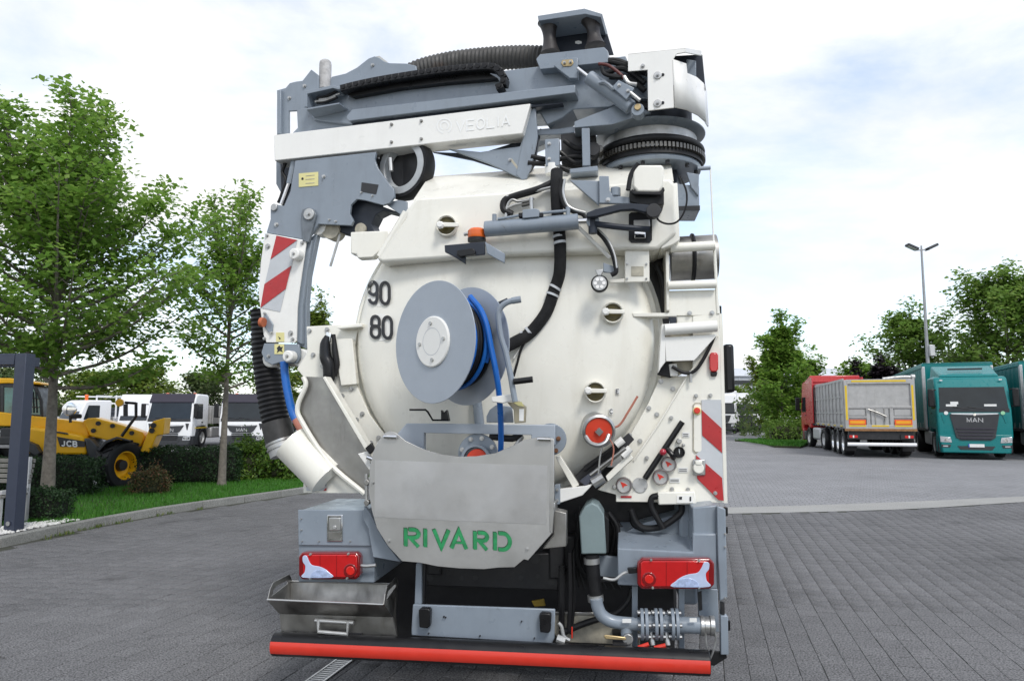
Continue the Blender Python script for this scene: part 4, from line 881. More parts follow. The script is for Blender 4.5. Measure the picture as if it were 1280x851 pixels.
# striped guide shoe
shoe = plate('guide_shoe', [(331,291),(383,301),(378,335),(374,363),(371.5,384),(370.5,426),(368,428.5),(333,428),(329.5,419),(325,384),(323,366),(326,327)], .385, .012, white, fn=B, bevel=.003)
plate('reflective_board', [(345.5,294.5),(371.5,300),(364,334),(357,361),(350,389.5),(325.5,384.5),(331,355),(338,324)], .381, .003, refl, shoe, fn=B, bevel=0)
plate('red_stripe', [(345.5,294.5),(371.5,300),(338,324)], .3775, .002, red, shoe, fn=B, bevel=0); plate('red_stripe', [(364,332),(357,361),(325.5,384.5),(330.5,355)], .3775, .002, red, shoe, fn=B, bevel=0)
plate('shoe_side', [(383,301),(397,290),(391,320),(386,345),(383,380),(383,426),(383,436),(371,431),(371.5,384),(378,335)], .44, .05, grey, shoe, fn=B)
plate('shoe_inner', [(380,303),(390,300),(383,345),(378,384),(378,430),(371,428),(372,384)], .41, .03, grey, shoe, fn=B)
for p in ((378,341),(376,425)): disc('drain_hole', *p, .436, 3, .003, blackpl, shoe, fn=B, bevel=0)
for p, r in (((334,294.5),2.4),((335,308),3.6),((378,304),2.6),((331,423),2.2),((366,424),2.6),((363.5,416.5),3.6)): bolt(*p, .385, r, shoe, fn=B)
for p in ((367,317),(359,445)):
    w_ = disc('guide_roller', *p, .315, 7.3, .07, hub, shoe, fn=B, bevel=.008); bolt(*p, .315, 2.2, shoe, fn=B)
plate('knob_bracket', [(331,390),(341,405),(340,416),(337,417.5),(327,404)], .372, .012, grey, shoe, fn=B)
bolt(331,392,.372,2,shoe,fn=B); bolt(339.5,416,.372,2,shoe,fn=B)
hose('knob', [(330,403),(326,402.5)], .34, 6, orange, shoe, fn=B, smooth=0, n=16)
plate('yellow_sticker', [(345,415.5),(355,415.5),(355,427),(345,427)], .381, .003, yellow, shoe, fn=B, bevel=0); plate('sticker_mark', [(347.5,420),(351,423),(349.5,424.5)], .379, .001, ink, shoe, fn=B, bevel=0)
lw = plate('shoe_foot', [(330,429),(373,430),(375,438),(375,447),(371,454),(363,453.5),(349,453),(340,456),(331,451),(326.5,441)], .385, .02, grey, shoe, fn=B, bevel=.004)
plate('pictogram', [(343,430),(355,430),(355,442.5),(343,442.5)], .381, .003, yellow, shoe, fn=B, bevel=0)
plate('pictogram_mark', [(346,435),(349,431.5),(351,434),(353.5,433),(352,437),(353.5,440),(349.5,438.5),(346,441),(347,437.5)], .379, .001, ink, shoe, fn=B, bevel=0)
bolt(336,445,.385,2.4,shoe,fn=B)
hose('roller_pack', [(376,447),(376,447)], .4, 10, hub, shoe, fn=B, smooth=0) if False else disc('side_roller', 375, 447, .41, 11.5, .09, hub, shoe, fn=B, bevel=.01)
disc('side_roller', 337, 448, .41, 11, .09, hub, shoe, fn=B, bevel=.01)
plate('roller_shadow', [(340,450),(372,450),(368,458),(344,457)], .44, .05, beige, shoe, fn=B)

# ---- tank-top cylinder, beacon, work lamp, hoses
hc = MB().cyl(V(606,286.5,.14), V(723,277,.14), pxr(10, V(660,281,.14)), 28).build('lock_cylinder', grey, truck, bevel=.006)
MB().cyl(V(722,277,.14), V(735,276.5,.14), pxr(4, V(660,281,.14)), 14).build('piston_rod', chrome, hc)
disc('clevis', 741, 276, .11, 8, .05, grey, hc); MB().cyl(V(741,270,.13), V(741,292,.13), .026, 16).build('clevis_pin', grey_dk, hc)
plate('sensor_box', [(653,262),(669,260.5),(674,262),(674,271),(653,273)], .09, .04, grey, hc); 
hose('cylinder_pipe', [(622,274),(640,271),(653,268.5)], .11, 1.6, grey, hc, smooth=0); hose('cylinder_pipe', [(674,267),(690,265),(708,263.5)], .11, 1.8, grey, hc, smooth=0)
for x, y in ((618,272),(710,263)): MB().cyl(V(x,y-4,.12), V(x,y+10,.12), .014, 10).build('port', grey, hc)
for x in (651, 676): plate('union', [(x-3,266),(x+3,265.5),(x+3,271),(x-3,271.5)], .10, .03, blackpl, hc)
hose('link_bar', [(744,280),(776,284),(812,287)], .12, 4, grey_dk, hc, n=8)
MB().tube([V(723,284,.16), V(762,322,.25)], .012, 6).build('rod', white, truck)
MB().tube([V(640,268,.18), V(630,262,.18), V(631,251,.18), V(645,245,.18), V(672,237,.18), V(692,228,.2)], .022, 10, 5).build('hydraulic_hose', black, truck)
for pts in ([(632,274),(634,258),(640,250),(650,252),(668,248)], [(631,262),(645,256),(664,254)], [(633,246),(655,242),(690,234),(700,229)]): hose('hydraulic_hose', pts, .17, 1.9, zinc, n=8)
hose('hose_union', [(652,252),(666,249)], .15, 2.2, zinc, smooth=0); hose('hose_union', [(652,257),(666,254)], .15, 2.2, gear_m, smooth=0); hose('hose_union', [(664,247),(664.5,262)], .14, 2.4, zinc, smooth=0)
hose('hydraulic_hose', [(702,224),(700,240),(706,258),(715,264),(728,268),(733,274)], .15, 2.6, black); hose('hydraulic_hose', [(706,224),(704,240),(709,256),(718,262),(732,266)], .14, 1.8, zinc)
hose('work_lamp_cable', [(744,287),(755,298),(765,315),(769,330),(770,340),(764,344)], .18, 3, black); hose('work_lamp_cable', [(747,286),(760,300),(768,318),(771,335)], .17, 1.4, zinc)
hose('ring_cable', [(818,266),(824,276),(836,280),(848,276),(857,260),(858,240),(850,220)], .12, 1.3, black, n=6)
rb_ = plate('rear_box', [(838,229),(874,232),(874.5,264),(840,264)], .55, .25, grey, bevel=.006); plate('rear_box_lid', [(858,215),(874,218),(873,245),(864,234)], .53, .02, grey, rb_); plate('box_slot', [(838,258),(875,257),(875,263),(838,263)], .545, .004, chassis, rb_, bevel=0)
sl = hose('hose_sleeve', [(696,214,.2),(695.5,235,.17),(697,268,.2),(700,303,.22),(699.5,340,.27),(693,362,.29),(684,388,.29),(671,407,.29),(659,419,.28),(645,427,.26),(633,433,.24)], .2, 7.6, sleeve, n=16)
for pts in (((698.5,294),(699,297)),((699.5,302),(700,305)),((695,358.5),(693.5,361)),((691,367),(690,369.5)),((663,414),(660.5,416)),((656,420),(653,421.5))): hose('hose_clip', pts, .215 if pts[0][1] < 310 else .285, 8.2, refl, sl, smooth=0, n=16)
hose('thin_cable', [(661,420),(652,435),(647,452),(642,470)], .27, 1.6, black); hose('thin_rod', [(649,436),(642,448)], .28, 1, white)
bk = plate('beacon_bracket', [(555.5,306.5),(606,302),(606,318),(582,321),(582,330),(566,320),(556,315)], .10, .02, grey_dk)
plate('bracket_side', [(606,302),(631,317),(630.5,329),(609,317)], .09, .03, grey, bk); plate('bracket_lamp', [(571,313),(590,310),(594,313),(594,318),(575,321),(571,318)], .07, .04, blackpl, bk)
bc = V(596, 302, .16); 
be = MB().lathe([(0,0),(.056,0),(.056,.02),(0,.02)], bc, UP, 28).build('beacon', blackpl, truck); MB().lathe([(0,.02),(.052,.02),(.056,.03),(.055,.065),(.045,.077),(0,.08)], bc, UP, 28).build('beacon_lens', amber, be)
hose('beacon_screw', [(580,293),(586,292)], .15, 2.4, zinc, be, smooth=0)
wl = MB().lathe([(0,.0),(.046,0),(.052,.01),(.05,.05),(.02,.07),(0,.07)], V(749.5,354,.16), TF, 28).build('work_lamp', blackpl, truck)
MB().lathe([(0,-.003),(.042,-.003),(.042,.004),(0,.004)], V(749.5,354,.16), TF, 28).build('lamp_glass', alu, wl)
for a in range(0, 360, 60): MB().lathe([(0,-.006),(.011,-.006),(.013,0),(0,0)], V(749.5,354,.16) + (TR*math.cos(R(a)) + UP*math.sin(R(a)))*.025, TF, 10).build('led', chrome, wl)
plate('lamp_bracket', [(754,328),(771,334),(769,342),(754,340)], .2, .02, grey, wl); plate('lamp_foot', [(744,337),(754,336),(754,340),(751,345),(747,345)], .17, .03, zinc, wl)

# ---- lower rear: lockers, lights, step, pipes
lk_ = MB().loft(PV([(373,638),(453,638.5),(461,655),(468,690),(468,728),(373,727)], .12), [p + TF*.62 for p in PV([(373,638),(453,638.5),(461,655),(468,690),(468,728),(373,727)], .12)]).build('rear_locker', grey, truck, bevel=.006)
MB().prism(PV([(372.5,637),(454,637.5),(461.5,655),(464,682),(373,681)], .105), TF*.015).build('locker_lid', grey, lk_, bevel=.003)
lt = plate('latch', [(408.5,643.5),(428,643.5),(428,676.5),(408.5,676.5)], .095, .012, chrome, lk_, bevel=.004)
plate('paddle', [(411,647),(425.5,647),(425.5,663),(411,663)], .085, .012, zinc, lt); plate('paddle_pocket', [(411,664.5),(425.5,664.5),(425.5,673),(411,673)], .092, .004, steel_dk, lt, bevel=0); disc('key_barrel', 418, 659, .078, 2.4, .01, alu, lt)
for p in ((377,648),(377,662),(378,676),(438,676),(399,676)): bolt(*p, .105, 1, lk_)
plate('side_apron', [(455,632),(462,640),(480,675),(500,702),(466,696),(460,660),(453,648)], .07, .04, grey)
def taillight(x0, y0, x1, y1, v, mirror):
    def q(a, b): return (x1 - (x1-x0)*a if mirror else x0 + (x1-x0)*a, y0 + (y1-y0)*b)
    def rr_(a0, a1, b0, b1, c=.06): 
        cb = c*2.4; return [q(a0+c,b0),q(a1-c,b0),q(a1,b0+cb),q(a1,b1-cb),q(a1-c,b1),q(a0+c,b1),q(a0,b1-cb),q(a0,b0+cb)]
    o = plate('tail_light', rr_(0,1,0,1), v, .06, lens_dk, bevel=.008)
    plate('red_lens', rr_(.07,.955,.09,.92,.03), v-.006, .01, lens_red, o, bevel=.004)
    plate('reversing_lens', [(p.x, p.y) for p in spline([Vector((*q(a,b), 0)) for a, b in ((.07,.15),(.13,.13),(.17,.32),(.22,.47),(.33,.52),(.42,.60),(.50,.74),(.545,.93),(.07,.93),(.10,.72),(.11,.5),(.07,.35))], 4, True)], v-.011, .008, lens_blue, o, bevel=.002)
    plate('reversing_dome', [q(.36+.17*math.cos(R(t)), .94-.30*math.sin(R(t))) for t in range(0, 181, 15)], v-.014, .008, mat('lens_blue_grey', (.38,.46,.66), .2, var=.3, scale=40, coat=.7), o, bevel=.002)
    c = q(.845, .68); disc('fog_ring', *c, v-.013, 8.5, .01, lens_dk, o); disc('fog_lens', *c, v-.016, 5.5, .006, mat('bright_red_lens', (.62,.015,.01), .15, var=.2, scale=60, coat=.8), o)
    for a, b in ((.2,.07),(.82,.05),(.2,.95),(.8,.95)): bolt(*q(a, b), v-.004, 1.6, o)
    for k in (.35, .62): plate('lens_seam', [q(k,.11),q(k+.006,.11),q(k+.006,.9),q(k,.9)], v-.0075, .002, lens_dk, o, bevel=0)
    return o
tl = taillight(373, 690, 449.5, 724, .04, False); hose('light_cable', [(449,706),(458,707),(470,706)], .07, 2.2, zinc, tl)
fd = MB().loft(PV([(772,685),(866,690),(866,667),(896,667),(897.5,736),(772,731)], .12), [p + TF*.5 for p in PV([(774,668),(866,670),(866,650),(896,650),(897.5,736),(772,731)], .12)]).build('fender_box', grey, truck, bevel=.008)
plate('fender_tower', [(866,634),(896,631),(896,668),(866,668)], .14, .35, grey, fd, bevel=.008)
plate('fender_shelf', [(800,655),(866,637),(866,668),(780,666)], .42, .2, grey, fd, bevel=.006)
tr2 = taillight(796.5, 697.5, 893, 736, .03, True); hose('light_cable', [(796,712),(780,716),(768,724),(754,722)], .08, 1.8, alu, tr2); plate('cable_gland', [(784,710),(797,709),(797,716),(786,717)], .05, .03, blackpl, tr2)
plate('side_skirt', [(896.5,632),(907,636),(909.5,747),(900,751),(897.5,700)], .10, .04, grey, bevel=.006)
plate('side_skirt_lower', [(901,769),(910,770),(911,818),(901,818)], .10, .05, grey, bevel=.004); plate('skirt_hinge', [(901,752),(906,752),(906,769),(901,769)], .12, .03, chassis)
plate('mud_flap', [(888,812),(908,816),(909,822),(893,832),(882,830)], .12, .02, black)
for x, y, h in ((908.5,634,5),(908.5,658,4),(911.5,775,6)): plate('side_catch', [(x-2.5,y),(x+1.5,y),(x+1.5,y+h*2.2),(x-2.5,y+h*2.2)], .2, .05, blackpl)
for y in (667, 683, 747): bolt(906.5, y, .10, 1.4)
# rear bumper tube with red band
ba, bb = T(-1.235, 0, .40), T(1.22, 0, .40)
ba, bb = V(343,804,0), V(887,828,0); br_ = .066
bump = MB().cyl(ba, bb, br_, 36).build('rear_bumper', blackpl, truck, bevel=.006)
bd = (bb-ba).normalized(); bu = bd.cross(TF).normalized() ; bu = bu if bu.z > 0 else -bu
m_ = MB(); angs = [R(a) for a in range(-34, 27, 6)]
A_ = [ba + bd*.004 + (-TF*math.cos(a) + bu*math.sin(a))*(br_+.0016) for a in angs]; B_ = [bb - bd*.004 + (-TF*math.cos(a) + bu*math.sin(a))*(br_+.0016) for a in angs]
m_.add(A_ + B_, [(i, i+1, i+1+len(angs), i+len(angs)) for i in range(len(angs)-1)]); m_.build('red_band', redb, bump, fix=False)
for u in (-.75, .75): MB().box(T(u, .2, .42), .08, .35, .10, (TR, TF, UP)).build('bumper_arm', chassis, bump)
# stainless tray
tf = lambda l, v: PV(l, v)
fo = [V(334,749,-.06), V(479,755,-.06)]; bo = [V(364,726,.30), V(497,729.5,.30)]
fm = [V(350,767,.03), V(490,771,.03)]; fb_ = [V(353,793,.04), V(496,799,.04)]; bm = [V(364,760,.26), V(494,762,.26)]; bb_ = [V(368,780,.26), V(494,782,.26)]
def thick(quad, t): 
    nrm = (quad[1]-quad[0]).cross(quad[2]-quad[0]).normalized()*t; return MB().prism(quad, nrm)
tray = thick([fo[0], fo[1], fm[1], fm[0]], .004).build('tray', steel_dk, truck)
for nm, q4 in (('tray_front', [fm[0], fm[1], fb_[1], fb_[0]]), ('tray_back', [bo[0], bo[1], bm[1], bm[0]]), ('tray_back', [bm[0], bm[1], bb_[1], bb_[0]]), ('tray_floor', [fb_[0], fb_[1], bb_[1], bb_[0]])): thick(q4, .004).build(nm, steel_dk, tray)
for k in (0, 1):
    th4 = .004 if k else -.004
    MB().prism([fo[k], bo[k], bm[k], fm[k]], TR*th4).build('tray_end', steel_dk, tray); MB().prism([fm[k], bm[k], bb_[k], fb_[k]], TR*th4).build('tray_end', steel_dk, tray)
for a, b, s_ in ((fo[0], bo[0], -1), (fo[1], bo[1], 1)):
    up = UP*.03; out = TR*(.03*s_)
    d_ = b-a; o_ = [a, a + d_*.08 + UP*.05, a + d_*.2 + UP*.075, a + d_*.85 + UP*.055, a + d_*.95 + UP*.03, b]; i_ = [a + d_*.16 + UP*.006, a + d_*.2 + UP*.03, a + d_*.27 + UP*.042, a + d_*.78 + UP*.028, a + d_*.82 + UP*.014, a + d_*.80 + UP*.004]
    mb = MB()
    for k in range(5): mb.prism([o_[k], o_[k+1], i_[k+1], i_[k]], TR*.005)
    mb.build('tray_handle', steel_dk, tray)
MB().tube([fo[0], fo[1]], .006, 8).build('tray_rim', steel, tray); MB().tube([bo[0], bo[1]], .006, 8).build('tray_rim', steel, tray)
hp = MB().tube([V(398,774,.0), V(398,789,-.005), V(434,792,-.005), V(435,776,.0)], .011, 8).build('tray_grip', alu, tray)
hose('tray_pin', [(394,775),(442,778)], .005, 2.6, zinc, tray, smooth=0)
# plate between the light boxes
lp_ = plate('lower_plate', [(516,755),(694,761),(693,797),(690,804),(514,794),(514,787)], .10, .02, grey, bevel=.006)
for x0, y0 in ((523,760),(674,766)): plate('rubber_block', [(x0,y0+2),(x0+3,y0),(x0+13,y0+.5),(x0+15,y0+3),(x0+14,y0+23),(x0+11,y0+25),(x0+1,y0+24)], .05, .05, blackpl, lp_, bevel=.006)
for p in ((555,770),(557,771),(652,776),(536,791),(600,794),(668,797)): bolt(*p, .098, 1, lp_, m=chassis)
plate('upright', [(520,704),(527,704),(527,755),(518,755)], .14, .06, grey); plate('upright_dark', [(527,704),(532,704),(530,755),(526,755)], .16, .04, chassis)
cm = plate('rear_crossmember', [(532,700),(700,690),(698,738),(534,732)], .42, .2, chassis, bevel=.008)
for x, y, r in ((537,721,5),(560,716,2.6),(577,722,3),(594,722,3),(640,716,2.6),(651,722,3),(672,720,2.6),(691,729,6),(669,698,6)): disc('hole', x, y, .417, r, .002, ink, cm, bevel=0)
for u in (-.38, .38): MB().box(T(u, 3.0, .86), .09, 5.2, .28, (TR, TF, UP)).build('chassis_rail', chassis, truck, bevel=.01)
MB().box(T(.1, .75, .60), 2.0, .05, .9, (TR, TF, UP)).build('wheel_bay_screen', chassis, truck)
MB().box(T(0, .62, .86), 1.0, .2, .2, (TR, TF, UP)).build('tow_crossbeam', chassis, truck, bevel=.02)
plate('yellow_tag', [(664,751),(680,748),(682,757),(668,758)], .5, .02, mat('dull_yellow', (.25,.17,.02), .6, var=.3), truck)
hose('vertical_rail', [(702,706),(702,785)], .26, 4, blackpl, smooth=0); hose('vertical_rail', [(712,690),(713,745),(711,790)], .24, 3, black); hose('vertical_rail', [(717,690),(718,745),(714,792)], .25, 2, blackpl)
plate('rear_valance', [(690,765),(745,766),(800,790),(800,806),(700,802),(692,790)], .30, .02, beige); plate('valance_edge', [(692,764),(746,765),(746,769),(692,768)], .29, .03, steel_dk)
ct = hose('red_strip', [(715,783),(715,797)], .2, 1, redb, smooth=0)
hose('tow_coupling', [(696,797),(706,801)], .05, 5, alu, smooth=0); hose('coupling_hose', [(698,778),(702,783),(705,795),(712,800)], .08, 2.2, alu)
# suction filter housing and drain pipework
fh = MB().loft(PV([(724,645),(732,632),(740,628),(748,632),(755,643),(758,692),(726.5,692.5)], .14), [p + TF*.25 for p in PV([(724,645),(732,632),(740,628),(748,632),(755,643),(758,692),(726.5,692.5)], .14)]).build('pump_housing', greenish, truck, bevel=.008)
plate('housing_edge', [(755,643),(761,650),(761,690),(757.5,692)], .2, .2, black, fh)
rh = hose('rubber_elbow', [(740,693),(742,720),(746,750)], .16, 8.5, black, smooth=4, n=18)
for a, b in (((739.5,697),(740,704)),((744,743),(745,751))): hose('hose_clamp', [a, b], .16, 10, zinc, rh, smooth=0, n=20)
pp_ = hose('drain_pipe', [(745.5,748),(747,758),(752,768),(762,775),(776,778),(800,779.5),(850,780.5),(877,781.5)], .12, 7.8, grey, smooth=5, n=18)
for x in (802.5, 808, 820, 826, 840.5, 846):
    c = V(x, 779.6, .12); o = MB().cyl(c - TR*.009, c + TR*.009, pxr(19, c), 28).build('flange', grey, pp_, bevel=.003)
for x in (805, 823, 843):
    for a in range(20, 380, 60):
        c = V(x, 779.6, .12) + (UP*math.cos(R(a)) - TF*math.sin(R(a)))*pxr(16, V(x,779.6,.12)); MB().cyl(c - TR*.035, c + TR*.035, .011, 8).build('flange_bolt', zinc, pp_)
for x in (814, 833): disc('valve_body', x, 779.6, .10, 11, .08, grey, pp_); MB().cyl(V(x,790,.1), V(x+2,806,.08), .014, 10).build('valve_stem', zinc, pp_)
for pts in ([(798,809),(811,804.5)], [(818,809.5),(832,806)]): hose('valve_handle', pts, .03, 2.6, redb, pp_, smooth=0)
hose('tee_branch', [(783,780),(783,812)], .12, 7, grey, pp_, smooth=0, n=16); disc('tap_body', 785, 799, .06, 6.5, .06, zinc, pp_); hose('tap_outlet', [(784,800),(783,812)], .1, 6.5, zinc, pp_, smooth=0)
plate('tap_handle', [(754.5,794.5),(757,793),(782,796),(783,800),(757,798.5)], .05, .01, brass, pp_)
c = V(877, 781.5, .12); MB().cyl(V(847,780.5,.12), V(876,781.5,.12), pxr(10, c), 24).build('outlet_pipe', grey, pp_, bevel=.004)
for x0, x1, r in ((875,880,12),(880,887,11),(887,893,12)): MB().cyl(V(x0,781.5,.12), V(x1,781.8,.12), pxr(r, c), 24).build('outlet_coupling', zinc, pp_, bevel=.003)
plate('pipe_label', [(778,773),(789,773),(789,778),(778,778)], .065, .002, paper, pp_, bevel=0); plate('pipe_label', [(862,772),(871,772),(871,777),(862,777)], .055, .002, paper, pp_, bevel=0)
for pts in ([(882,792),(883,806),(884,818)], [(893,785),(895,800),(891,815),(886,826)]): hose('retaining_chain', pts, .08, 1.2, zinc, pp_, n=6)
for x, w_ in ((790,4), (848.5,4)): plate('support_leg', [(x,732),(x+w_*1.8,732),(x+w_*1.8,812),(x,812)], .2, .04, grey)
plate('inner_skirt', [(872,736),(897,736),(899,790),(874,786)], .26, .03, grey); plate('inner_slot', [(872,740),(877,738),(878,762),(874,763)], .255, .004, chassis, bevel=0)
plate('crossbar', [(748,694),(774,696),(774,722),(750,720)], .3, .03, grey); plate('crossbar_edge', [(735,723),(774,723),(774,728),(735,727)], .3, .05, chassis)
hose('drain_hose', [(700,792),(722,782),(745,774),(770,766),(786,750),(790,735)], .25, 4, black)
for pts in ([(728,632),(724,660),(722,700),(736,725)], [(760,640),(772,660),(770,690)], [(790,640),(792,655),(806,662)]): hose('chassis_hose', pts, .42, 3.4, black)
for k in range(7): 
    x = 718+k*9; hose('chassis_hose', [(x,640+k*2),(x+6,668),(x-3,700+k*3),(x+4,735)], .52, 2.4, chassis)
MB().box(T(.55, .68, 1.12), 1.3, .05, .5, (TR, TF, UP)).build('upper_screen', chassis, truck)
# ---- sides, wheels and cab ahead (mostly hidden behind the rear)
for s_ in (-1, 1):
    MB().box(T(1.02*s_, 2.4, 1.48), .42, 3.4, .3, (TR, TF, UP)).build('side_locker', white, truck, bevel=.02)
    if s_ > 0: MB().box(T(1.16*s_, .62, 1.05), .10, .5, .9, (TR, TF, UP)).build('side_panel', grey, truck, bevel=.02)
    if s_ > 0: MB().box(T(1.19*s_, 2.2, .96), .07, 2.8, .12, (TR, TF, UP)).build('mudguard', grey, truck, bevel=.02)
def wheel(parent, c, ax, r, w, tyre=black, rim=alu, name='wheel', fn_rim=None, n=36):
    c = Vector(c); ax = Vector(ax).normalized()
    o = MB().lathe([(r*.58, -w*.42), (r*.70, -w*.5), (r*.9, -w*.5), (r*.975, -w*.42), (r, -w*.25), (r, w*.25), (r*.975, w*.42), (r*.9, w*.5), (r*.70, w*.5), (r*.58, w*.42)], c, ax, n).build(name, tyre, parent)
    MB().lathe([(r*.59, -w*.44), (r*.56, -w*.40), (r*.50, -w*.2), (r*.34, -w*.12), (r*.30, -w*.3), (r*.16, -w*.33), (0, -w*.33)], c, ax, n).build('rim', rim, o, fix=False)
    for k in range(8):
        u_, w2 = frame(ax); p = c + (u_*math.cos(k*math.pi/4) + w2*math.sin(k*math.pi/4))*r*.42 - ax*w*.17
        MB().lathe([(0, -.02*r*2), (r*.045, -.02*r*2), (r*.045, 0), (0, 0)], p, ax, 6).build('wheel_nut', zinc, o)
    return o
for s_ in (-1, 1):
    for v in (1.5, 2.8, 5.3): 
        wheel(truck, T(.98*s_, v, .51), -TR*s_*-1 if False else TR*(-s_), .51, .33)
MB().loft([T(-1.2,4.4,1.0), T(1.2,4.4,1.0), T(1.2,4.4,3.0), T(-1.2,4.4,3.0)], [T(-1.2,6.2,.9), T(1.2,6.2,.9), T(1.15,6.0,2.95), T(-1.15,6.0,2.95)]).build('cab', white, truck, bevel=.08, seg=3)
mc_ = V(909, 461, 1.2); mi = MB().box(mc_, .07, .2, .34, (TR, TF, UP)).build('wing_mirror', blackpl, truck, bevel=.02)
for dz in (.13, -.13): MB().tube([mc_ + UP*dz, mc_ + UP*dz - TR*.62], .014, 8).build('mirror_arm', blackpl, mi)
# ================================================================= other vehicles
teal = mat('teal_paint', (.002, .17, .172), .34, var=.03, coat=.1, spec=.35, dirt=.03, dcol=(.05,.15,.15))
teal_c = mat('teal_curtain', (.002, .13, .13), .5, var=.08, dirt=.12, dcol=(.03,.09,.09), streak=True)
truck_red = mat('red_cab_paint', (.46, .018, .022), .3, var=.05, coat=.5)
white_t = mat('white_cab_paint', (.78, .78, .78), .32, var=.03, coat=.3, dirt=.08, dcol=(.4,.4,.4))
visor_m = mat('visor_plastic', (.04, .036, .05), .4, var=.03, rvar=.03, spec=.3)
dark_pl = mat('dark_plastic', (.03, .032, .036), .45, var=.15)
lamp_m = mat('headlamp_glass', (.55, .56, .58), .15, metal=.4, var=.3, scale=14, coat=.6)
alu_box = mat('tipper_aluminium', (.40, .395, .385), .5, metal=.35, var=.12, scale=4, dirt=.45, dcol=(.22,.2,.17), streak=True)
alu_frame = mat('pale_aluminium', (.52, .52, .52), .42, metal=.5, var=.1)
tape = mat('yellow_tape', (.68, .47, .02), .45, var=.08, dirt=.2, dcol=(.3,.22,.08))
orange_t = mat('orange_plate', (.75, .10, .015), .4, var=.08)
amber_plate = mat('amber_plate', (.8, .34, .01), .4, var=.08)
rusty = mat('rusty_edge', (.24, .12, .05), .75, var=.4, scale=9)
digger = mat('digger_yellow', (.80, .42, .006), .4, var=.05, coat=.15, spec=.3, dirt=.1, dcol=(.25,.13,.02))
X_, Y_ = Vector((1,0,0)), Vector((0,1,0))
def bxp(name, m, par, x0, x1, y0, y1, z0, z1, bevel=.01): return MB().bx(x0, x1, y0, y1, z0, z1).build(name, m, par, bevel=bevel)
def sideprism(pts, x0, x1): return MB().prism([(x0, y, z) for y, z in pts], X_*(x1-x0))

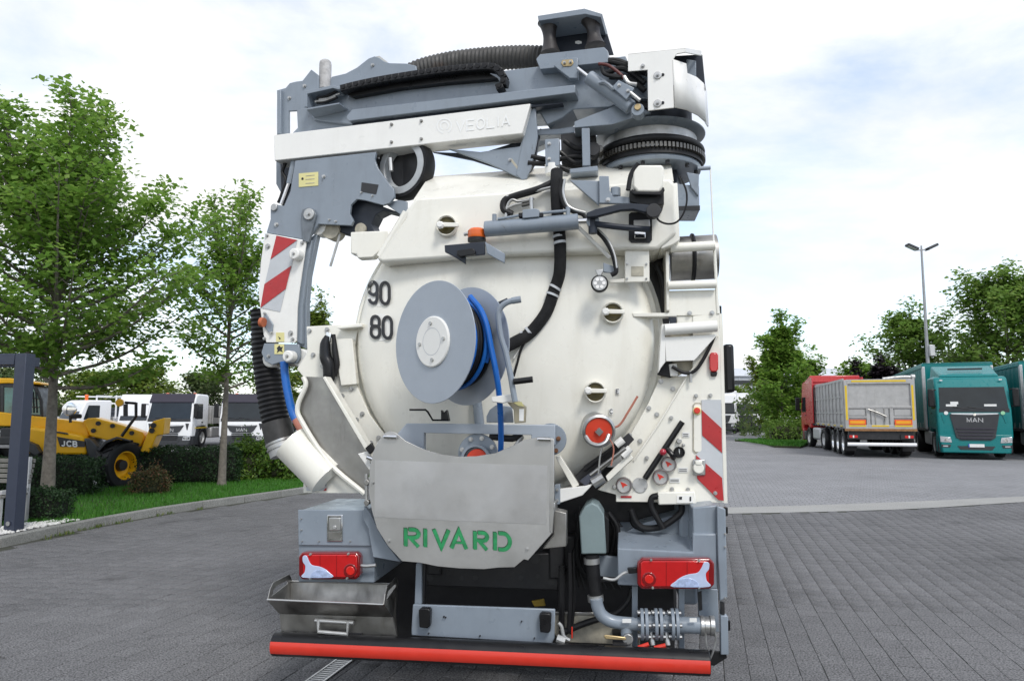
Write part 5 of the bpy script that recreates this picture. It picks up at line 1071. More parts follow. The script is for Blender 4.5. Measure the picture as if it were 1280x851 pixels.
def cab(par, paint, F, W, top, ws0, ws1, length=2.1, z0=.95, low=.32, visor=None, spoiler=None, text=True, bumper=None, raked=.24, gh=.58, gt=.22, btop=.92, hz=0):
    """tractor cab whose front face stands at y=F, looking along +y"""
    h = W/2
    fy = lambda z: F - (0 if z < ws0 else raked*(z-ws0)/(ws1-ws0))
    sh = sideprism([(F-length, z0+.02), (F-length, top-.12), (F-length+.1, top-.02), (F-.75, top), (F-.45, top-.06), (F-raked-.02, ws1+.02), (F, ws0), (F+.03, ws0-.45), (F+.02, min(.78, btop-.06)), (F-.42, min(.78, btop-.06)), (F-.55, z0+.14), (F-1.55, z0+.14), (F-1.75, z0)], -h, h).build('cab', paint, par, bevel=.09, seg=3)
    g = .10
    ws = MB().prism([(-h+g, fy(ws0)+.012, ws0+.02), (h-g, fy(ws0)+.012, ws0+.02), (h-g*1.5, fy(ws1)+.012, ws1), (-h+g*1.5, fy(ws1)+.012, ws1)], (0, -.03, .004)).build('windscreen', glass_lt, par, bevel=.004)
    MB().prism([(-h+g*.8, F+.016, ws0-.11), (h-g*.8, F+.016, ws0-.11), (h-g*.8, fy(ws0)+.02, ws0+.03), (-h+g*.8, fy(ws0)+.02, ws0+.03)], (0, -.03, 0)).build('scuttle', dark_pl, par)
    for s in (-1, 1):
        MB().tube([(s*.25-.1, fy(ws0+.05)+.04, ws0+.0), (s*.25+.45, fy(ws0+.1)+.035, ws0+.09)], .012, 6).build('wiper', blackpl, ws)
        MB().prism([(s*(h+.004), F-.28, ws0+.02), (s*(h+.004), F-1.18, ws0+.02), (s*(h+.004), F-1.18, ws1-.06), (s*(h+.004), F-.48, ws1-.06)], (s*.006, 0, 0)).build('side_window', glass, par)
        dr_ = MB().prism([(s*(h+.001), F-.22, z0+.25), (s*(h+.001), F-1.26, z0+.25), (s*(h+.001), F-1.26, ws0-.01), (s*(h+.001), F-.22, ws0-.01)], (s*.008, 0, 0)).build('door', paint, par, bevel=.006)
        MB().box((s*(h+.02), F-1.12, ws0-.15), .02, .16, .05).build('handle', blackpl, dr_, bevel=.006)
        mr_ = MB().box((s*(h+.16), F-.02, (ws0+ws1)/2+.02), .22, .12, (ws1-ws0)*.82).build('mirror', blackpl, par, bevel=.04)
        MB().tube([(s*(h-.02), F-.15, ws1-.1), (s*(h+.14), F-.02, ws1-.08)], .025, 6).build('mirror_arm', blackpl, mr_)
        MB().tube([(s*(h-.02), F-.15, ws0+.12), (s*(h+.14), F-.02, ws0+.1)], .025, 6).build('mirror_arm', blackpl, mr_)
        hl = MB().prism([(s*(h-.06), F+.045, .62+hz), (s*(h-.44), F+.06, .60+hz), (s*(h-.40), F+.06, .80+hz), (s*(h-.06), F+.045, .84+hz)], (0, -.06, 0)).build('headlight', lamp_m, par, bevel=.01)
        MB().lathe([(0, 0), (.06, 0), (.06, .02), (0, .02)], (s*(h-.26), F+.055, .71+hz), Y_, 14).build('lamp_lens', chrome, hl)
        fl_ = MB().prism([(s*(h-.08), F+.05, .42), (s*(h-.36), F+.065, .42), (s*(h-.40), F+.065, .52), (s*(h-.08), F+.05, .53)], (0, -.04, 0)).build('fog_lamp', dark_pl, par, bevel=.006)
        MB().box((s*(h-.22), F+.066, .47), .16, .01, .05).build('fog_lens', lamp_m, fl_)
        MB().prism([(s*(h-.14), F+.04, ws0-.2), (s*(h-.32), F+.044, ws0-.2), (s*(h-.24), F+.044, ws0-.52), (s*(h-.2), F+.04, ws0-.52)], (0, -.02, 0)).build('air_guide', paint if visor is None else dark_pl, par, bevel=.006)
        st = MB().bx(min(s*(h-.28), s*(h-.01)), max(s*(h-.28), s*(h-.01)), F-.98, F-.15, low+.02, .8).build('step_box', dark_pl, par, bevel=.03)
    bp_ = MB().loft([(-h-.01, F-.5, low), (h+.01, F-.5, low), (h+.01, F-.5, btop), (-h-.01, F-.5, btop)], [(-h+.12, F+.05, low), (h-.12, F+.05, low), (h-.02, F+.03, btop), (-h+.02, F+.03, btop)]).build('bumper', bumper or paint, par, bevel=.04)
    MB().prism([(-h*.42, F+.06, low+.12), (h*.42, F+.06, low+.12), (h*.5, F+.06, low+.26), (-h*.5, F+.06, low+.26)], (0, -.04, 0)).build('air_intake', dark_pl, bp_)
    zt, zb = ws0-gt, ws0-gt-gh
    gr = MB().prism([(-h*.66, F+.062, zt), (h*.66, F+.062, zt), (h*.52, F+.075, zb+.1), (h*.40, F+.075, zb), (-h*.40, F+.075, zb), (-h*.52, F+.075, zb+.1)], (0, -.05, 0)).build('grille', dark_pl, par, bevel=.008)
    MB().prism([(-h*.64, F+.07, zt+.035), (h*.64, F+.07, zt+.035), (h*.6, F+.078, zt-.01), (h*.12, F+.08, zt-.03), (-h*.12, F+.08, zt-.03), (-h*.6, F+.078, zt-.01)], (0, -.03, 0)).build('chrome_strip', alu_frame, gr)
    MB().lathe([(0, 0), (.05, 0), (.06, -.02), (0, -.02)], (0, F+.088, zt-.02), Y_, 14).build('badge', chrome, gr)
    if text:
        m_ = MB(); letters(m_, 'MAN', .25, zt-.30, -.135, .15, -.05, .027, lambda a, c, l: Vector((a, F+.079+l, c))); m_.build('lettering', alu_frame, gr, fix=False)
    for k in range(4):
        z = zb + .07 + .12*k if gh > .7 else zb - .09*k - .06; w = h*(.42+.03*k if gh > .7 else .44-.02*k)
        if z > low + .22: MB().box((0, F+.082 if gh > .7 else F+.068, z), 2*w, .03, .045).build('grille_slat', visor_m if gh > .7 else chassis, gr, bevel=.006)
    if visor:
        MB().prism([(-h+.03, fy(ws1)+.03, ws1-.02), (h-.03, fy(ws1)+.03, ws1-.02), (h-.06, F-.42, top-.03), (-h+.06, F-.42, top-.03)], (0, .03, .05)).build('roof_visor', visor, par, bevel=.02)
    return sh
def chassis_set(par, F, rear, axles, r=.5, w=.3, half=1.03, tank=True):
    for s in (-1, 1):
        bxp('frame_rail', chassis, par, s*.4-.05, s*.4+.05, rear, F-.3, .72, .95)
        for y, dbl in axles:
            wheel(par, (s*half, y, r), (-s, 0, 0), r, w*(1.9 if dbl else 1), rim=alu, n=26)
        if tank:
            bxp('fuel_tank', alu_frame, par, min(s*.62, s*1.18), max(s*.62, s*1.18), F-3.7, F-2.3, .42, 1.0, .08)
def place(o, loc, th): o.location = loc; o.rotation_euler = (0, 0, th); return o

# ---- teal articulated lorries
def teal_lorry(label):
    r_ = local_root('curtain_lorry', label, 'lorry')
    cab(r_, teal, 0, 2.44, 3.14, 1.86, 2.70, low=.22, gh=.98, gt=.18)
    MB().loft([(-1.0,-.55,3.1),(1.0,-.55,3.1),(.95,-.6,3.2),(-.95,-.6,3.2)], [(-1.12,-2.05,3.1),(1.12,-2.05,3.1),(1.05,-2.05,3.62),(-1.05,-2.05,3.62)]).build('roof_deflector', teal, r_, bevel=.06, seg=3)
    MB().prism([(-.55,-1.03,3.40),(.62,-1.03,3.40),(.62,-1.03,3.47),(-.55,-1.03,3.47)], (0,.06,0)).build('deflector_slot', dark_pl, r_)
    for s in (-1, 1): 
        MB().box((s*.98, -.30, 2.98), .1, .04, .05).build('roof_lamp', lamp_m, r_); MB().lathe([(0,0),(.07,0),(.07,.006),(0,.006)], (s*.92, .045, 1.72), Y_, 18).build('round_sticker', paper if s > 0 else mat('pale_green_sticker', (.3,.6,.35), .5), r_)
    for x, w, z, h in ((-.72,.36,1.98,.14),(-.62,.26,2.1,.1),(.55,.4,2.0,.1)): MB().box((-x, -.02, z), w, .012, h).build('windscreen_card', paper, r_)
    pl = MB().box((0,.07,.50), .52, .012, .12).build('number_plate', paper, r_); MB().box((.24,.077,.50), .04, .004, .12).build('plate_band', mat('plate_blue',(.02,.08,.4),.5), pl)
    chassis_set(r_, 0, -6.2, ((-1.38, False), (-5.1, True)))
    # semi-trailer
    y0, y1, z0, z1 = -2.75, -16.3, 1.1, 3.76
    bxp('trailer_floor', dark_pl, r_, -1.25, 1.25, y1, y0, .98, 1.14)
    bxp('headboard', teal, r_, -1.24, 1.24, y0-.06, y0, z0, z1); bxp('rear_doors', alu_frame, r_, -1.24, 1.24, y1, y1+.06, z0, z1); bxp('roof', teal_c, r_, -1.25, 1.25, y1, y0, z1-.01, z1+.05, .02)
    for s in (-1, 1):
        for y in (y0-.05, y1+.05): bxp('corner_post', alu_frame, r_, min(s*1.17, s*1.272), max(s*1.17, s*1.272), y-.13, y+.13, z0-.05, z1-.1, .02)
        bxp('top_rail', teal, r_, min(s*1.2, s*1.28), max(s*1.2, s*1.28), y1, y0, z1-.16, z1+.03, .02); bxp('side_raves', dark_pl, r_, min(s*1.2, s*1.275), max(s*1.2, s*1.275), y1, y0, .98, 1.1, .01)
        n = 150; pts = [(s*(1.245 + .012*math.sin(i*.83) + .006*math.sin(i*2.1+1)), y0-.2 + (y1-y0+.4)*i/n) for i in range(n+1)]
        mb = MB(); mb.add([(x, y, 1.1) for x, y in pts] + [(x*1.004, y, 2.3) for x, y in pts] + [(x, y, z1-.1) for x, y in pts], [(k*(n+1)+i, k*(n+1)+i+1, (k+1)*(n+1)+i+1, (k+1)*(n+1)+i) for k in (0, 1) for i in range(n)])
        mb.build('side_curtain', teal_c, r_, fix=False, sharp=80)
        for k in range(18): MB().box((s*1.272, y0-.5-k*.72, 1.2), .012, .03, .22).build('buckle', alu_frame, r_)
        for y in (-12.2, -13.5, -14.8): wheel(r_, (s*1.03, y, .5), (-s, 0, 0), .5, .38, n=22)
        bxp('side_guard', alu_frame, r_, min(s*1.15, s*1.19), max(s*1.15, s*1.19), -11.2, -7.5, .5, .62); bxp('landing_leg', dark_pl, r_, min(s*.8, s*.9), max(s*.8, s*.9), -6.2, -6.05, .1, 1.0)
    return r_
tl1 = teal_lorry('teal articulated lorry facing the yard beside the tipper, whole cab front in view')
fc = G(1221, 573.5); th_t = math.pi - R(22)
tl2 = copy_tree(tl1); place(tl1, fc, th_t); place(tl2, fc + Vector((math.cos(R(22)), -math.sin(R(22)), 0))*3.45, th_t)
tl2['label'] = 'second teal curtain lorry, its trailer side parked beyond the first teal cab'

# ---- red tractor with grey tipper trailer
tp = local_root('tipper_lorry', 'grey tipper semi-trailer with yellow tape behind a red tractor cab', 'tipper lorry')
BW = 1.24
mb = MB().loft([(-BW,0,1.1),(BW,0,1.1),(BW,8.2,1.15),(-BW,8.2,1.15)], [(-BW-.02,0,3.02),(BW+.02,0,3.02),(BW+.02,8.3,3.15),(-BW-.02,8.3,3.15)]); body = mb.build('tipper_body', alu_box, tp, bevel=.01)
for s in (-1, 1):
    for k in range(10):
        y = .06 + k*.9; MB().box((s*(BW+.03), y, 2.08), .07, .11, 1.94).build('side_post', alu_box, body, bevel=.01)
    for z in (1.22, 1.72, 2.36, 2.98): MB().box((s*(BW+.025), 4.1, z + (.0 if z < 2.5 else .05)), .05, 8.2, .10 if z in (1.22,2.98) else .045).build('side_rail', alu_box, body)
    for k in range(9):
        y = .51 + k*.9
        for z, hh in ((1.48,.36),(2.04,.44),(2.66,.42)): MB().box((s*(BW+.012), y, z), .03, .62, hh*.8).build('side_panel', alu_box, body, bevel=.012)
    for k in range(5): MB().box((s*(BW+.062), .6 + k*1.6, 1.20), .006, .55, .05).build('yellow_strip', tape, body)
    MB().box((s*1.19, -.03, 2.05), .14, .08, 1.95).build('rear_post', alu_box, body, bevel=.01)
    MB().box((s*1.19, -.075, 2.12), .075, .008, 1.35).build('yellow_strip', tape, body)
# tailgate
MB().box((0,-.03,2.95), 2.3, .08, .18).build('gate_rail', alu_box, body, bevel=.01); MB().box((0,-.075,2.97), 1.95, .008, .07).build('yellow_strip', tape, body)
MB().box((0,-.03,1.95), 2.3, .06, .1).build('gate_rail', alu_box, body, bevel=.01); MB().box((0,-.03,1.18), 2.3, .07, .16).build('gate_rail', alu_box, body, bevel=.01); MB().box((0,-.05,1.06), 2.56, .12, .09).build('gate_sill', rusty, body)
for x in (-.42, .42): MB().box((x,-.03,1.57), .13, .06, .76).build('gate_post', alu_box, body, bevel=.01)
MB().box((0,-.02,1.57), .62, .05, .66).build('grain_door', alu_box, body, bevel=.01)
for x in (-.16, .16): MB().box((x,-.05,1.57), .03, .03, .66).build('grain_door_rail', steel_dk, body)
for x in (-.82, .82):
    MB().box((x,-.03,1.56), .7, .05, .07).build('gate_rib', alu_box, body); MB().box((x,-.01,1.75), .6, .03, .26).build('gate_panel', alu_box, body, bevel=.01)
    pl_ = MB().box((x,-.07,1.36), .62, .02, .20).build('marker_plate', orange_t, body); MB().box((x,-.083,1.36), .52, .006, .11).build('marker_centre', amber_plate, pl_)
for x in (-.82, 0, .82): MB().box((x,-.07,1.215), .62, .008, .06).build('yellow_strip', tape, body)
MB().tube([(-.42,-.12,1.86),(-.1,-.13,1.74),(.22,-.12,1.58)], .03, 8).build('gate_lever', steel_dk, body); MB().tube([(.2,-.12,1.6),(.16,-.12,1.35)], .02, 8).build('gate_lever', steel_dk, body)
MB().tube([(.2,.1,3.06),(.9,.15,3.13),(1.25,.2,3.12)], .06, 10, 4).build('rolled_sheet', alu, body); MB().lathe([(0,0),(.11,0),(.11,.12),(0,.12)], (1.24,.2,3.12), X_, 18).build('roll_end', alu, body)
bxp('trailer_frame', chassis, tp, -.55, .55, .1, 7.8, .8, 1.06); bxp('rear_crossbeam', chassis, tp, -1.15, 1.15, -.02, .15, .68, 1.0)
MB().tube([(-1.22,-.12,.50),(1.22,-.12,.50)], .07, 14).build('underrun_bar', white_t, tp)
for s in (-1, 1):
    MB().box((s*.95,-.06,.80), .5, .05, .16).build('rear_lamp', chassis, tp); MB().box((s*.90,-.09,.80), .12, .02, .10).build('lamp_lens', lens_red, tp); MB().box((s*1.08,-.09,.80), .12, .02, .10).build('lamp_lens', lens_red, tp); MB().box((s*.99,-.09,.80), .05, .02, .10).build('lamp_lens', paper, tp)
    for y in (.95, 2.2, 3.45):
        wheel(tp, (s*1.03, y, .5), (-s, 0, 0), .5, .40, rim=chrome, n=26)
        MB().tube([(s*1.04, y + .60*math.cos(a), .5 + .60*math.sin(a)) for a in np.linspace(.25, 2.9, 10)], .03, 6).build('mudguard', alu_frame, tp)
    bxp('mud_flap', black, tp, min(s*.82, s*1.24), max(s*.82, s*1.24), .28, .31, .22, .7)
n_before = set(tp.children)
cab(tp, truck_red, 10.6, 2.44, 3.35, 1.75, 2.6, length=2.15)
MB().loft([(-1.2,9.7,3.3),(1.2,9.7,3.3),(1.15,9.7,3.4),(-1.15,9.7,3.4)], [(-1.22,8.42,3.25),(1.22,8.42,3.25),(1.2,8.42,3.62),(-1.2,8.42,3.62)]).build('roof_deflector', truck_red, tp, bevel=.05)
for s in (-1, 1): bxp('side_deflector', truck_red, tp, min(s*1.16, s*1.22), max(s*1.16, s*1.22), 7.95, 8.5, 1.2, 3.5, .02); bxp('inner_screen', dark_pl, tp, min(s*.6, s*1.14), max(s*.6, s*1.14), 8.3, 8.42, 1.1, 2.6)
chassis_set(tp, 10.6, 4.6, ((9.2, False), (5.75, True)))
for s in (-1, 1): MB().tube([(s*1.06, 5.75 + .62*math.cos(a), .5 + .62*math.sin(a)) for a in np.linspace(.1, 3.0, 10)], .05, 6).build('mudguard', dark_pl, tp)
kp_ = Vector((0, 5.8, 0)); rot_ = Matrix.Rotation(R(5.5), 3, 'Z')
for ch in tp.children:
    if ch not in n_before: ch.rotation_euler = (0, 0, R(5.5)); ch.location = kp_ - rot_ @ kp_
place(tp, (14.42, 28.4, 0), -R(15.2))

# ---- white tippers on the left
def white_truck(label):
    r_ = local_root('white_lorry', label, 'lorry')
    cab(r_, white_t, 0, 2.3, 2.68, 1.40, 2.24, length=1.9, z0=.9, low=.12, visor=visor_m, bumper=dark_pl, gh=.36, gt=.30, btop=.60, hz=-.24)
    MB().lathe([(0,0),(.09,0),(.09,.06),(0,.1)], (.7,-1.2,2.66), UP, 14).build('beacon', amber, r_); MB().lathe([(0,0),(.09,0),(.09,.06),(0,.1)], (-.7,-1.2,2.66), UP, 14).build('beacon', amber, r_)
    for s in (-1, 1):
        MB().prism([(s*1.16, -.3, .95), (s*1.16, -1.7, .95), (s*1.16, -1.7, 1.0), (s*1.16, -.3, 1.0)], (s*.01,0,0)).build('yellow_line', tape, r_)
        MB().tube([(s*1.06, -1.2 + .6*math.cos(a), .48 + .6*math.sin(a)) for a in np.linspace(0, math.pi, 10)], .1, 8).build('wheel_arch', dark_pl, r_)
    chassis_set(r_, 0, -6.5, ((-1.2, False), (-5.2, True)), r=.48)
    bd_ = bxp('tipper_body', alu_box, r_, -1.2, 1.2, -6.8, -2.1, 1.15, 2.1, .02)
    for k in range(6):
        for s in (-1, 1): MB().box((s*1.22, -2.3-k*.85, 1.62), .06, .09, .95).build('side_post', alu_box, bd_)
    return r_
wt = white_truck('white lorry with dark visor parked directly behind the dark clipped hedge'); w2 = copy_tree(wt)
place(wt, ((214-640)/900*36, 36, 0), math.pi); place(w2, ((305-640)/900*36.5, 36.5, 0), math.pi + R(3)); w2['label'] = 'white lorry with dark visor behind the bright green bush'

# ---- small far vehicles
def small_cab(name, label, cat, prof, W, win, rack, body):
    r_ = local_root(name, label, cat)
    MB().prism([(-W/2, y, z) for y, z in prof], X_*W).build('cab', white_t, r_, bevel=.08, seg=3)
    for s in (-1, 1):
        for w in win: MB().prism([(s*(W/2+.004), y, z) for y, z in w], (s*.008, 0, 0)).build('side_window', glass_lt, r_)
        for y in (-.9, -4.0): wheel(r_, (s*(W/2-.16), y, .4), (-s, 0, 0), .4, .25, n=20)
    MB().prism([(-W/2+.12, .0, 1.32), (W/2-.12, .0, 1.32), (W/2-.18, -.36, 2.0), (-W/2+.18, -.36, 2.0)], (0, .03, .03)).build('windscreen', glass, r_)
    if body: bxp('dropside', alu_frame, r_, -W/2, W/2, -5.2, -2.1, .9, 1.5, .02)
    if rack:
        for x in (-W/2, W/2):
            for y in (-2.2, -5.1): MB().tube([(x, y, 1.4), (x, y, 2.75)], .05, 8).build('rack_post', white_t, r_)
            for z in (2.3, 2.68): MB().tube([(x, -1.0 if z > 2.5 else -2.2, z), (x, -5.1, z)], .04, 8).build('rack_rail', white_t, r_)
    return r_
tall = [(-.0,.4),(0,1.25),(-.42,2.35),(-.7,2.45),(-1.95,2.45),(-1.95,.5)]; low_ = [(.5,.4),(.5,1.0),(0,1.2),(-.5,1.95),(-.8,2.02),(-2.7,2.02),(-2.7,.5)]
s1 = small_cab('dropside_truck', 'white dropside truck with a ladder rack behind the yellow loader', 'truck', tall, 2.0, [[(-.35,1.35),(-1.25,1.35),(-1.25,2.15),(-.6,2.15)]], True, True)
place(s1, at_depth(84, 520, 41)*1, R(150)); s1.location.z = 0
MB().lathe([(0,2.45),(.09,2.45),(.09,2.65),(.1,2.65),(.1,2.78),(0,2.8)], (0.3,-1.2,0), UP, 14).build('beacon', amber, s1)
s2 = small_cab('crew_van', 'low white crew cab van behind the arm of the yellow loader', 'van', low_, 1.9, [[(-.1,1.2),(-1.1,1.2),(-1.1,1.85),(-.55,1.85)],[(-1.25,1.2),(-2.4,1.2),(-2.4,1.85),(-1.25,1.85)]], False, True)
place(s2, at_depth(152, 520, 43), R(-118)); s2.location.z = 0
s3 = small_cab('white_tractor_unit', 'white rounded cab half hidden behind the white lorry beside the hedge', 'truck', [(0,.4),(0,1.2),(-.3,2.5),(-.6,2.75),(-2.0,2.75),(-2.0,.5)], 2.2, [[(-.3,1.4),(-1.2,1.4),(-1.2,2.2),(-.5,2.2)]], False, True)
place(s3, ((176-640)/900*40, 40, 0), math.pi + R(10))
# far white lorry beyond the trees on the right
fw = local_root('far_lorry', 'distant white lorry facing the camera beside the roadside tree', 'lorry'); cab(fw, white_t, 0, 2.4, 3.3, 1.75, 2.55, low=.3, text=False, bumper=dark_pl); bxp('box_body', white_t, fw, -1.25, 1.25, -9, -2.2, 1.0, 3.6, .03); chassis_set(fw, 0, -8, ((-1.3, False), (-6, True)), tank=False); place(fw, ((932-640)/900*66, 66, 0), math.pi - R(20))
fw2 = copy_tree(fw); place(fw2, ((900-640)/900*60, 60, 0), math.pi - R(18)); fw2['label'] = 'distant white lorry peeping out beside the tanker truck mirror'

# ---- yellow telehandler
JW = G(143, 614); JY = R(-16)
JN = Vector((math.sin(JY), math.cos(JY), 0)); JR = Vector((math.cos(JY), -math.sin(JY), 0))
def J(x, y, d=0.0):
    r = ray(x, y); return CAM + r*(((JW + JN*d - CAM).dot(JN))/r.dot(JN))
jcb = root('telescopic_loader', JW, 'yellow telescopic loader with black tyres parked behind the tree and dark hedge', 'loader')
def jp(name, pts, d, th, m, par=jcb, bevel=.02): return MB().prism([J(x, y, d) for x, y in pts], JN*th).build(name, m, par, bevel=bevel)
jp('chassis', [(-60,560),(108,560),(122,562),(124,584),(100,592),(-60,596)], .25, 1.6, chassis)
hd = jp('hood', [(30,533),(63,538),(101,545),(108,553),(109,568),(63,568),(30,566)], .02, .9, digger, bevel=.05)
jp('hood_vent', [(60,537),(84,541),(85,543),(61,539)], .005, .05, dark_pl, hd, .004)
jp('decal', [(71,545.5),(106,551.5),(106,558.5),(75,558)], .0, .03, ink, hd, 0)
m_ = MB(); letters(m_, 'JCB', 76.5, 0, 5.4, 6.2, 1.8, 1.7, lambda a, c, l: J(a, 556.8-c+(a-76)*.06, -.004-l)); m_.build('lettering', paper, hd, fix=False)
jp('nose', [(104,547),(112,549),(124,560),(123,580),(114,588),(108,566)], .0, 1.0, dark_pl, bevel=.05)
jp('main_boom', [(-60,513),(0,515),(63,522.5),(107,527.5),(112,545),(100,547),(60,539),(30,533),(-60,531)], .5, .5, digger, bevel=.02)
jp('boom_head', [(103,526),(110,522.5),(119,522),(152,531),(178,540),(181,546),(176,558),(160,560),(140,552),(112,545)], .45, .6, digger, bevel=.03)
for p in ((123,529),(141,532),(117,538),(165,541)): 
    c = J(*p, .45); MB().lathe([(0,-.04),(.05,-.04),(.05,0),(0,0)], c, JN, 12).build('boom_pin', chassis, jcb)
jp('carriage_arm', [(175,564),(189,529),(192,526),(206,522),(204,543),(196,544),(186,566)], .3, .8, digger, bevel=.02)
for p in ((192,531.5),(190,538)): MB().lathe([(0,-.04),(.06,-.04),(.06,0),(0,0)], J(*p, .3), JN, 12).build('carriage_pin', chassis, jcb)
jp('carriage_shadow', [(150,556),(176,558),(172,572),(156,572)], .4, .6, chassis)
MB().tube([J(152,545,.3), J(170,520,.3), J(170,503,.3)], .035, 8).build('hose_guard', blackpl, jcb); MB().tube([J(156,503,.3), J(170,504,.3)], .03, 8).build('hose_guard', blackpl, jcb)
MB().lathe([(0,0),(.08,.0),(.09,.06),(.05,.12),(0,.12)], J(149,503,.3), JN, 14).build('work_lamp', digger, jcb); MB().tube([J(157,520,.3), J(157,505,.3)], .05, 8).build('lamp_post', dark_pl, jcb)
MB().lathe([(0,.0),(.14,.02),(.15,.06),(.1,.14),(0,.16)], J(86,511,.2), JN, 20).build('mirror', chrome, jcb); MB().tube([J(88,517,.25), J(88,528,.25)], .03, 8).build('mirror_stalk', blackpl, jcb); MB().box(J(95,520,.2), .22, .12, .1, (JR, JN, UP)).build('boom_lamp', blackpl, jcb, bevel=.03)
# cab
cbz = [(-52,478),(-45,474),(10,474),(48,480),(55,500),(55,519),(-55,516)]
jc = jp('cab', [(-52,480),(-45,476),(10,477),(46,482),(53,500),(54,522),(-56,520)], .7, 1.0, dark_pl, bevel=.03); jp('cab_roof', [(-54,478),(-46,472),(12,472.5),(50,478),(51,480.5),(10,479),(-52,481)], .66, 1.1, digger, jc)
jp('cab_glass', [(5,484),(42,486),(49,500),(50,518),(5,516)], .68, .02, mat('green_glass', (.03,.14,.14), .08, var=.5, scale=3, spec=.8, rvar=.02), jc, 0); jp('cab_glass', [(-48,482),(0,483),(0,516),(-50,514)], .68, .02, glass_lt, jc, 0)
for k in range(5): MB().tube([J(31+k*3.4,488+k*.4,.66), J(31+k*3.8,516,.66)], .012, 6).build('guard_bar', blackpl, jc)
for z in (497, 508): MB().tube([J(30,z,.66), J(49,z+1,.66)], .012, 6).build('guard_bar', blackpl, jc)
jp('cab_pillar', [(0,482),(5,482),(5,518),(0,518)], .66, .05, dark_pl, jc)
# wheels and fenders
def tractor_wheel(c, ax, r, w):
    o = MB().lathe([(r*.56,-w*.45),(r*.68,-w*.52),(r*.88,-w*.5),(r*.97,-w*.4),(r*.97,w*.4),(r*.88,w*.5),(r*.68,w*.52),(r*.56,w*.45)], c, ax, 40).build('wheel', black, jcb)
    MB().lathe([(r*.57,-w*.42),(r*.52,-w*.42),(r*.48,-w*.3),(r*.45,-w*.05),(r*.24,.0),(r*.22,-w*.12),(0,-w*.12)], c, ax, 36).build('rim', digger, o, fix=False); MB().lathe([(0,-w*.30),(r*.2,-w*.28),(r*.24,-w*.05)], c, ax, 24).build('hub', chassis, o, fix=False)
    u_, w2 = frame(ax)
    for k in range(18):
        for s in (-1, 1):
            a = 2*math.pi*(k + (.5 if s > 0 else 0))/18; d = u_*math.cos(a) + w2*math.sin(a); t = ax.cross(d)
            q = (t*.85 + ax*(.5*s)).normalized()
            MB().box(c + d*(r*.985) + ax*(w*.24*s), w*.52, r*.085, r*.06, ((ax - q*ax.dot(q)).normalized() if False else (ax*.86 + t*(.5*s)).normalized(), (t*.86 - ax*(.5*s)).normalized(), d)).build('lug', black, o)
    return o
ax_f = Vector((-math.cos(R(18)), math.sin(R(18)), 0)); 
tractor_wheel(JW + Vector((0,.15,.56)), ax_f, .56, .42)
tractor_wheel(J(-12, 620, 0)*1 + Vector((0,.1,.56)) if False else JW - JR*2.75 + UP*.56 + JN*.1, JN, .56, .42)
tractor_wheel(JW + JN*1.9 + UP*.56, ax_f, .56, .42)
MB().loft([J(121,562,-.25), J(131,551,-.25), J(146,545.5,-.25), J(164,550,-.25), J(163,552,-.25), J(147,548,-.25), J(133,554,-.25), J(124,564,-.25)], [J(121,562,.35), J(131,551,.35), J(146,545.5,.35), J(164,550,.35), J(163,552,.35), J(147,548,.35), J(133,554,.35), J(124,564,.35)]).build('front_fender', dark_pl, jcb, bevel=.01)
jp('rear_fender', [(-40,552),(-20,546),(20,546),(44,556),(50,566),(44,570),(20,556),(-16,556),(-36,564)], -.2, .7, dark_pl)
jp('side_box', [(0,535),(30,534),(30,552),(0,552)], .2, .5, dark_pl)
# ================================================================= trees, hedges, street furniture
bark_m = mat('bark', (.17, .15, .125), .9, var=.35, scale=14, bump=.6, bscale=60, dirt=.3, dcol=(.08,.09,.06))
bark_d = mat('dark_bark', (.06, .05, .04), .9, var=.3, scale=14, bump=.5, bscale=60)
def leaves(P, Nn, size, m, parent, name, elong=.8):
    """P (n,3) centres, Nn (n,3) normals -> folded five-point leaves"""
    n = len(P); Nn = Nn/np.linalg.norm(Nn, axis=1, keepdims=True); a = RNG.normal(size=(n, 3)); u = np.cross(Nn, a); u /= np.linalg.norm(u, axis=1, keepdims=True); w = np.cross(Nn, u)
    s = (size*RNG.uniform(.6, 1.25, n))[:, None]; e = elong
    co = np.stack([P - u*s*.5, P - u*s*.05 + w*s*.5*e + Nn*s*.12, P + u*s*.28 + w*s*.3*e + Nn*s*.02, P + u*s*.62, P + u*s*.28 - w*s*.3*e + Nn*s*.02, P - u*s*.05 - w*s*.5*e + Nn*s*.12], 1).reshape(-1, 3)
    i = np.arange(n)[:, None]*6; lp = np.concatenate([i + np.array([[0, 3, 2, 1]]), i + np.array([[0, 5, 4, 3]])], 1).reshape(-1)
    return np_mesh(name, co, lp, 4, m, parent)
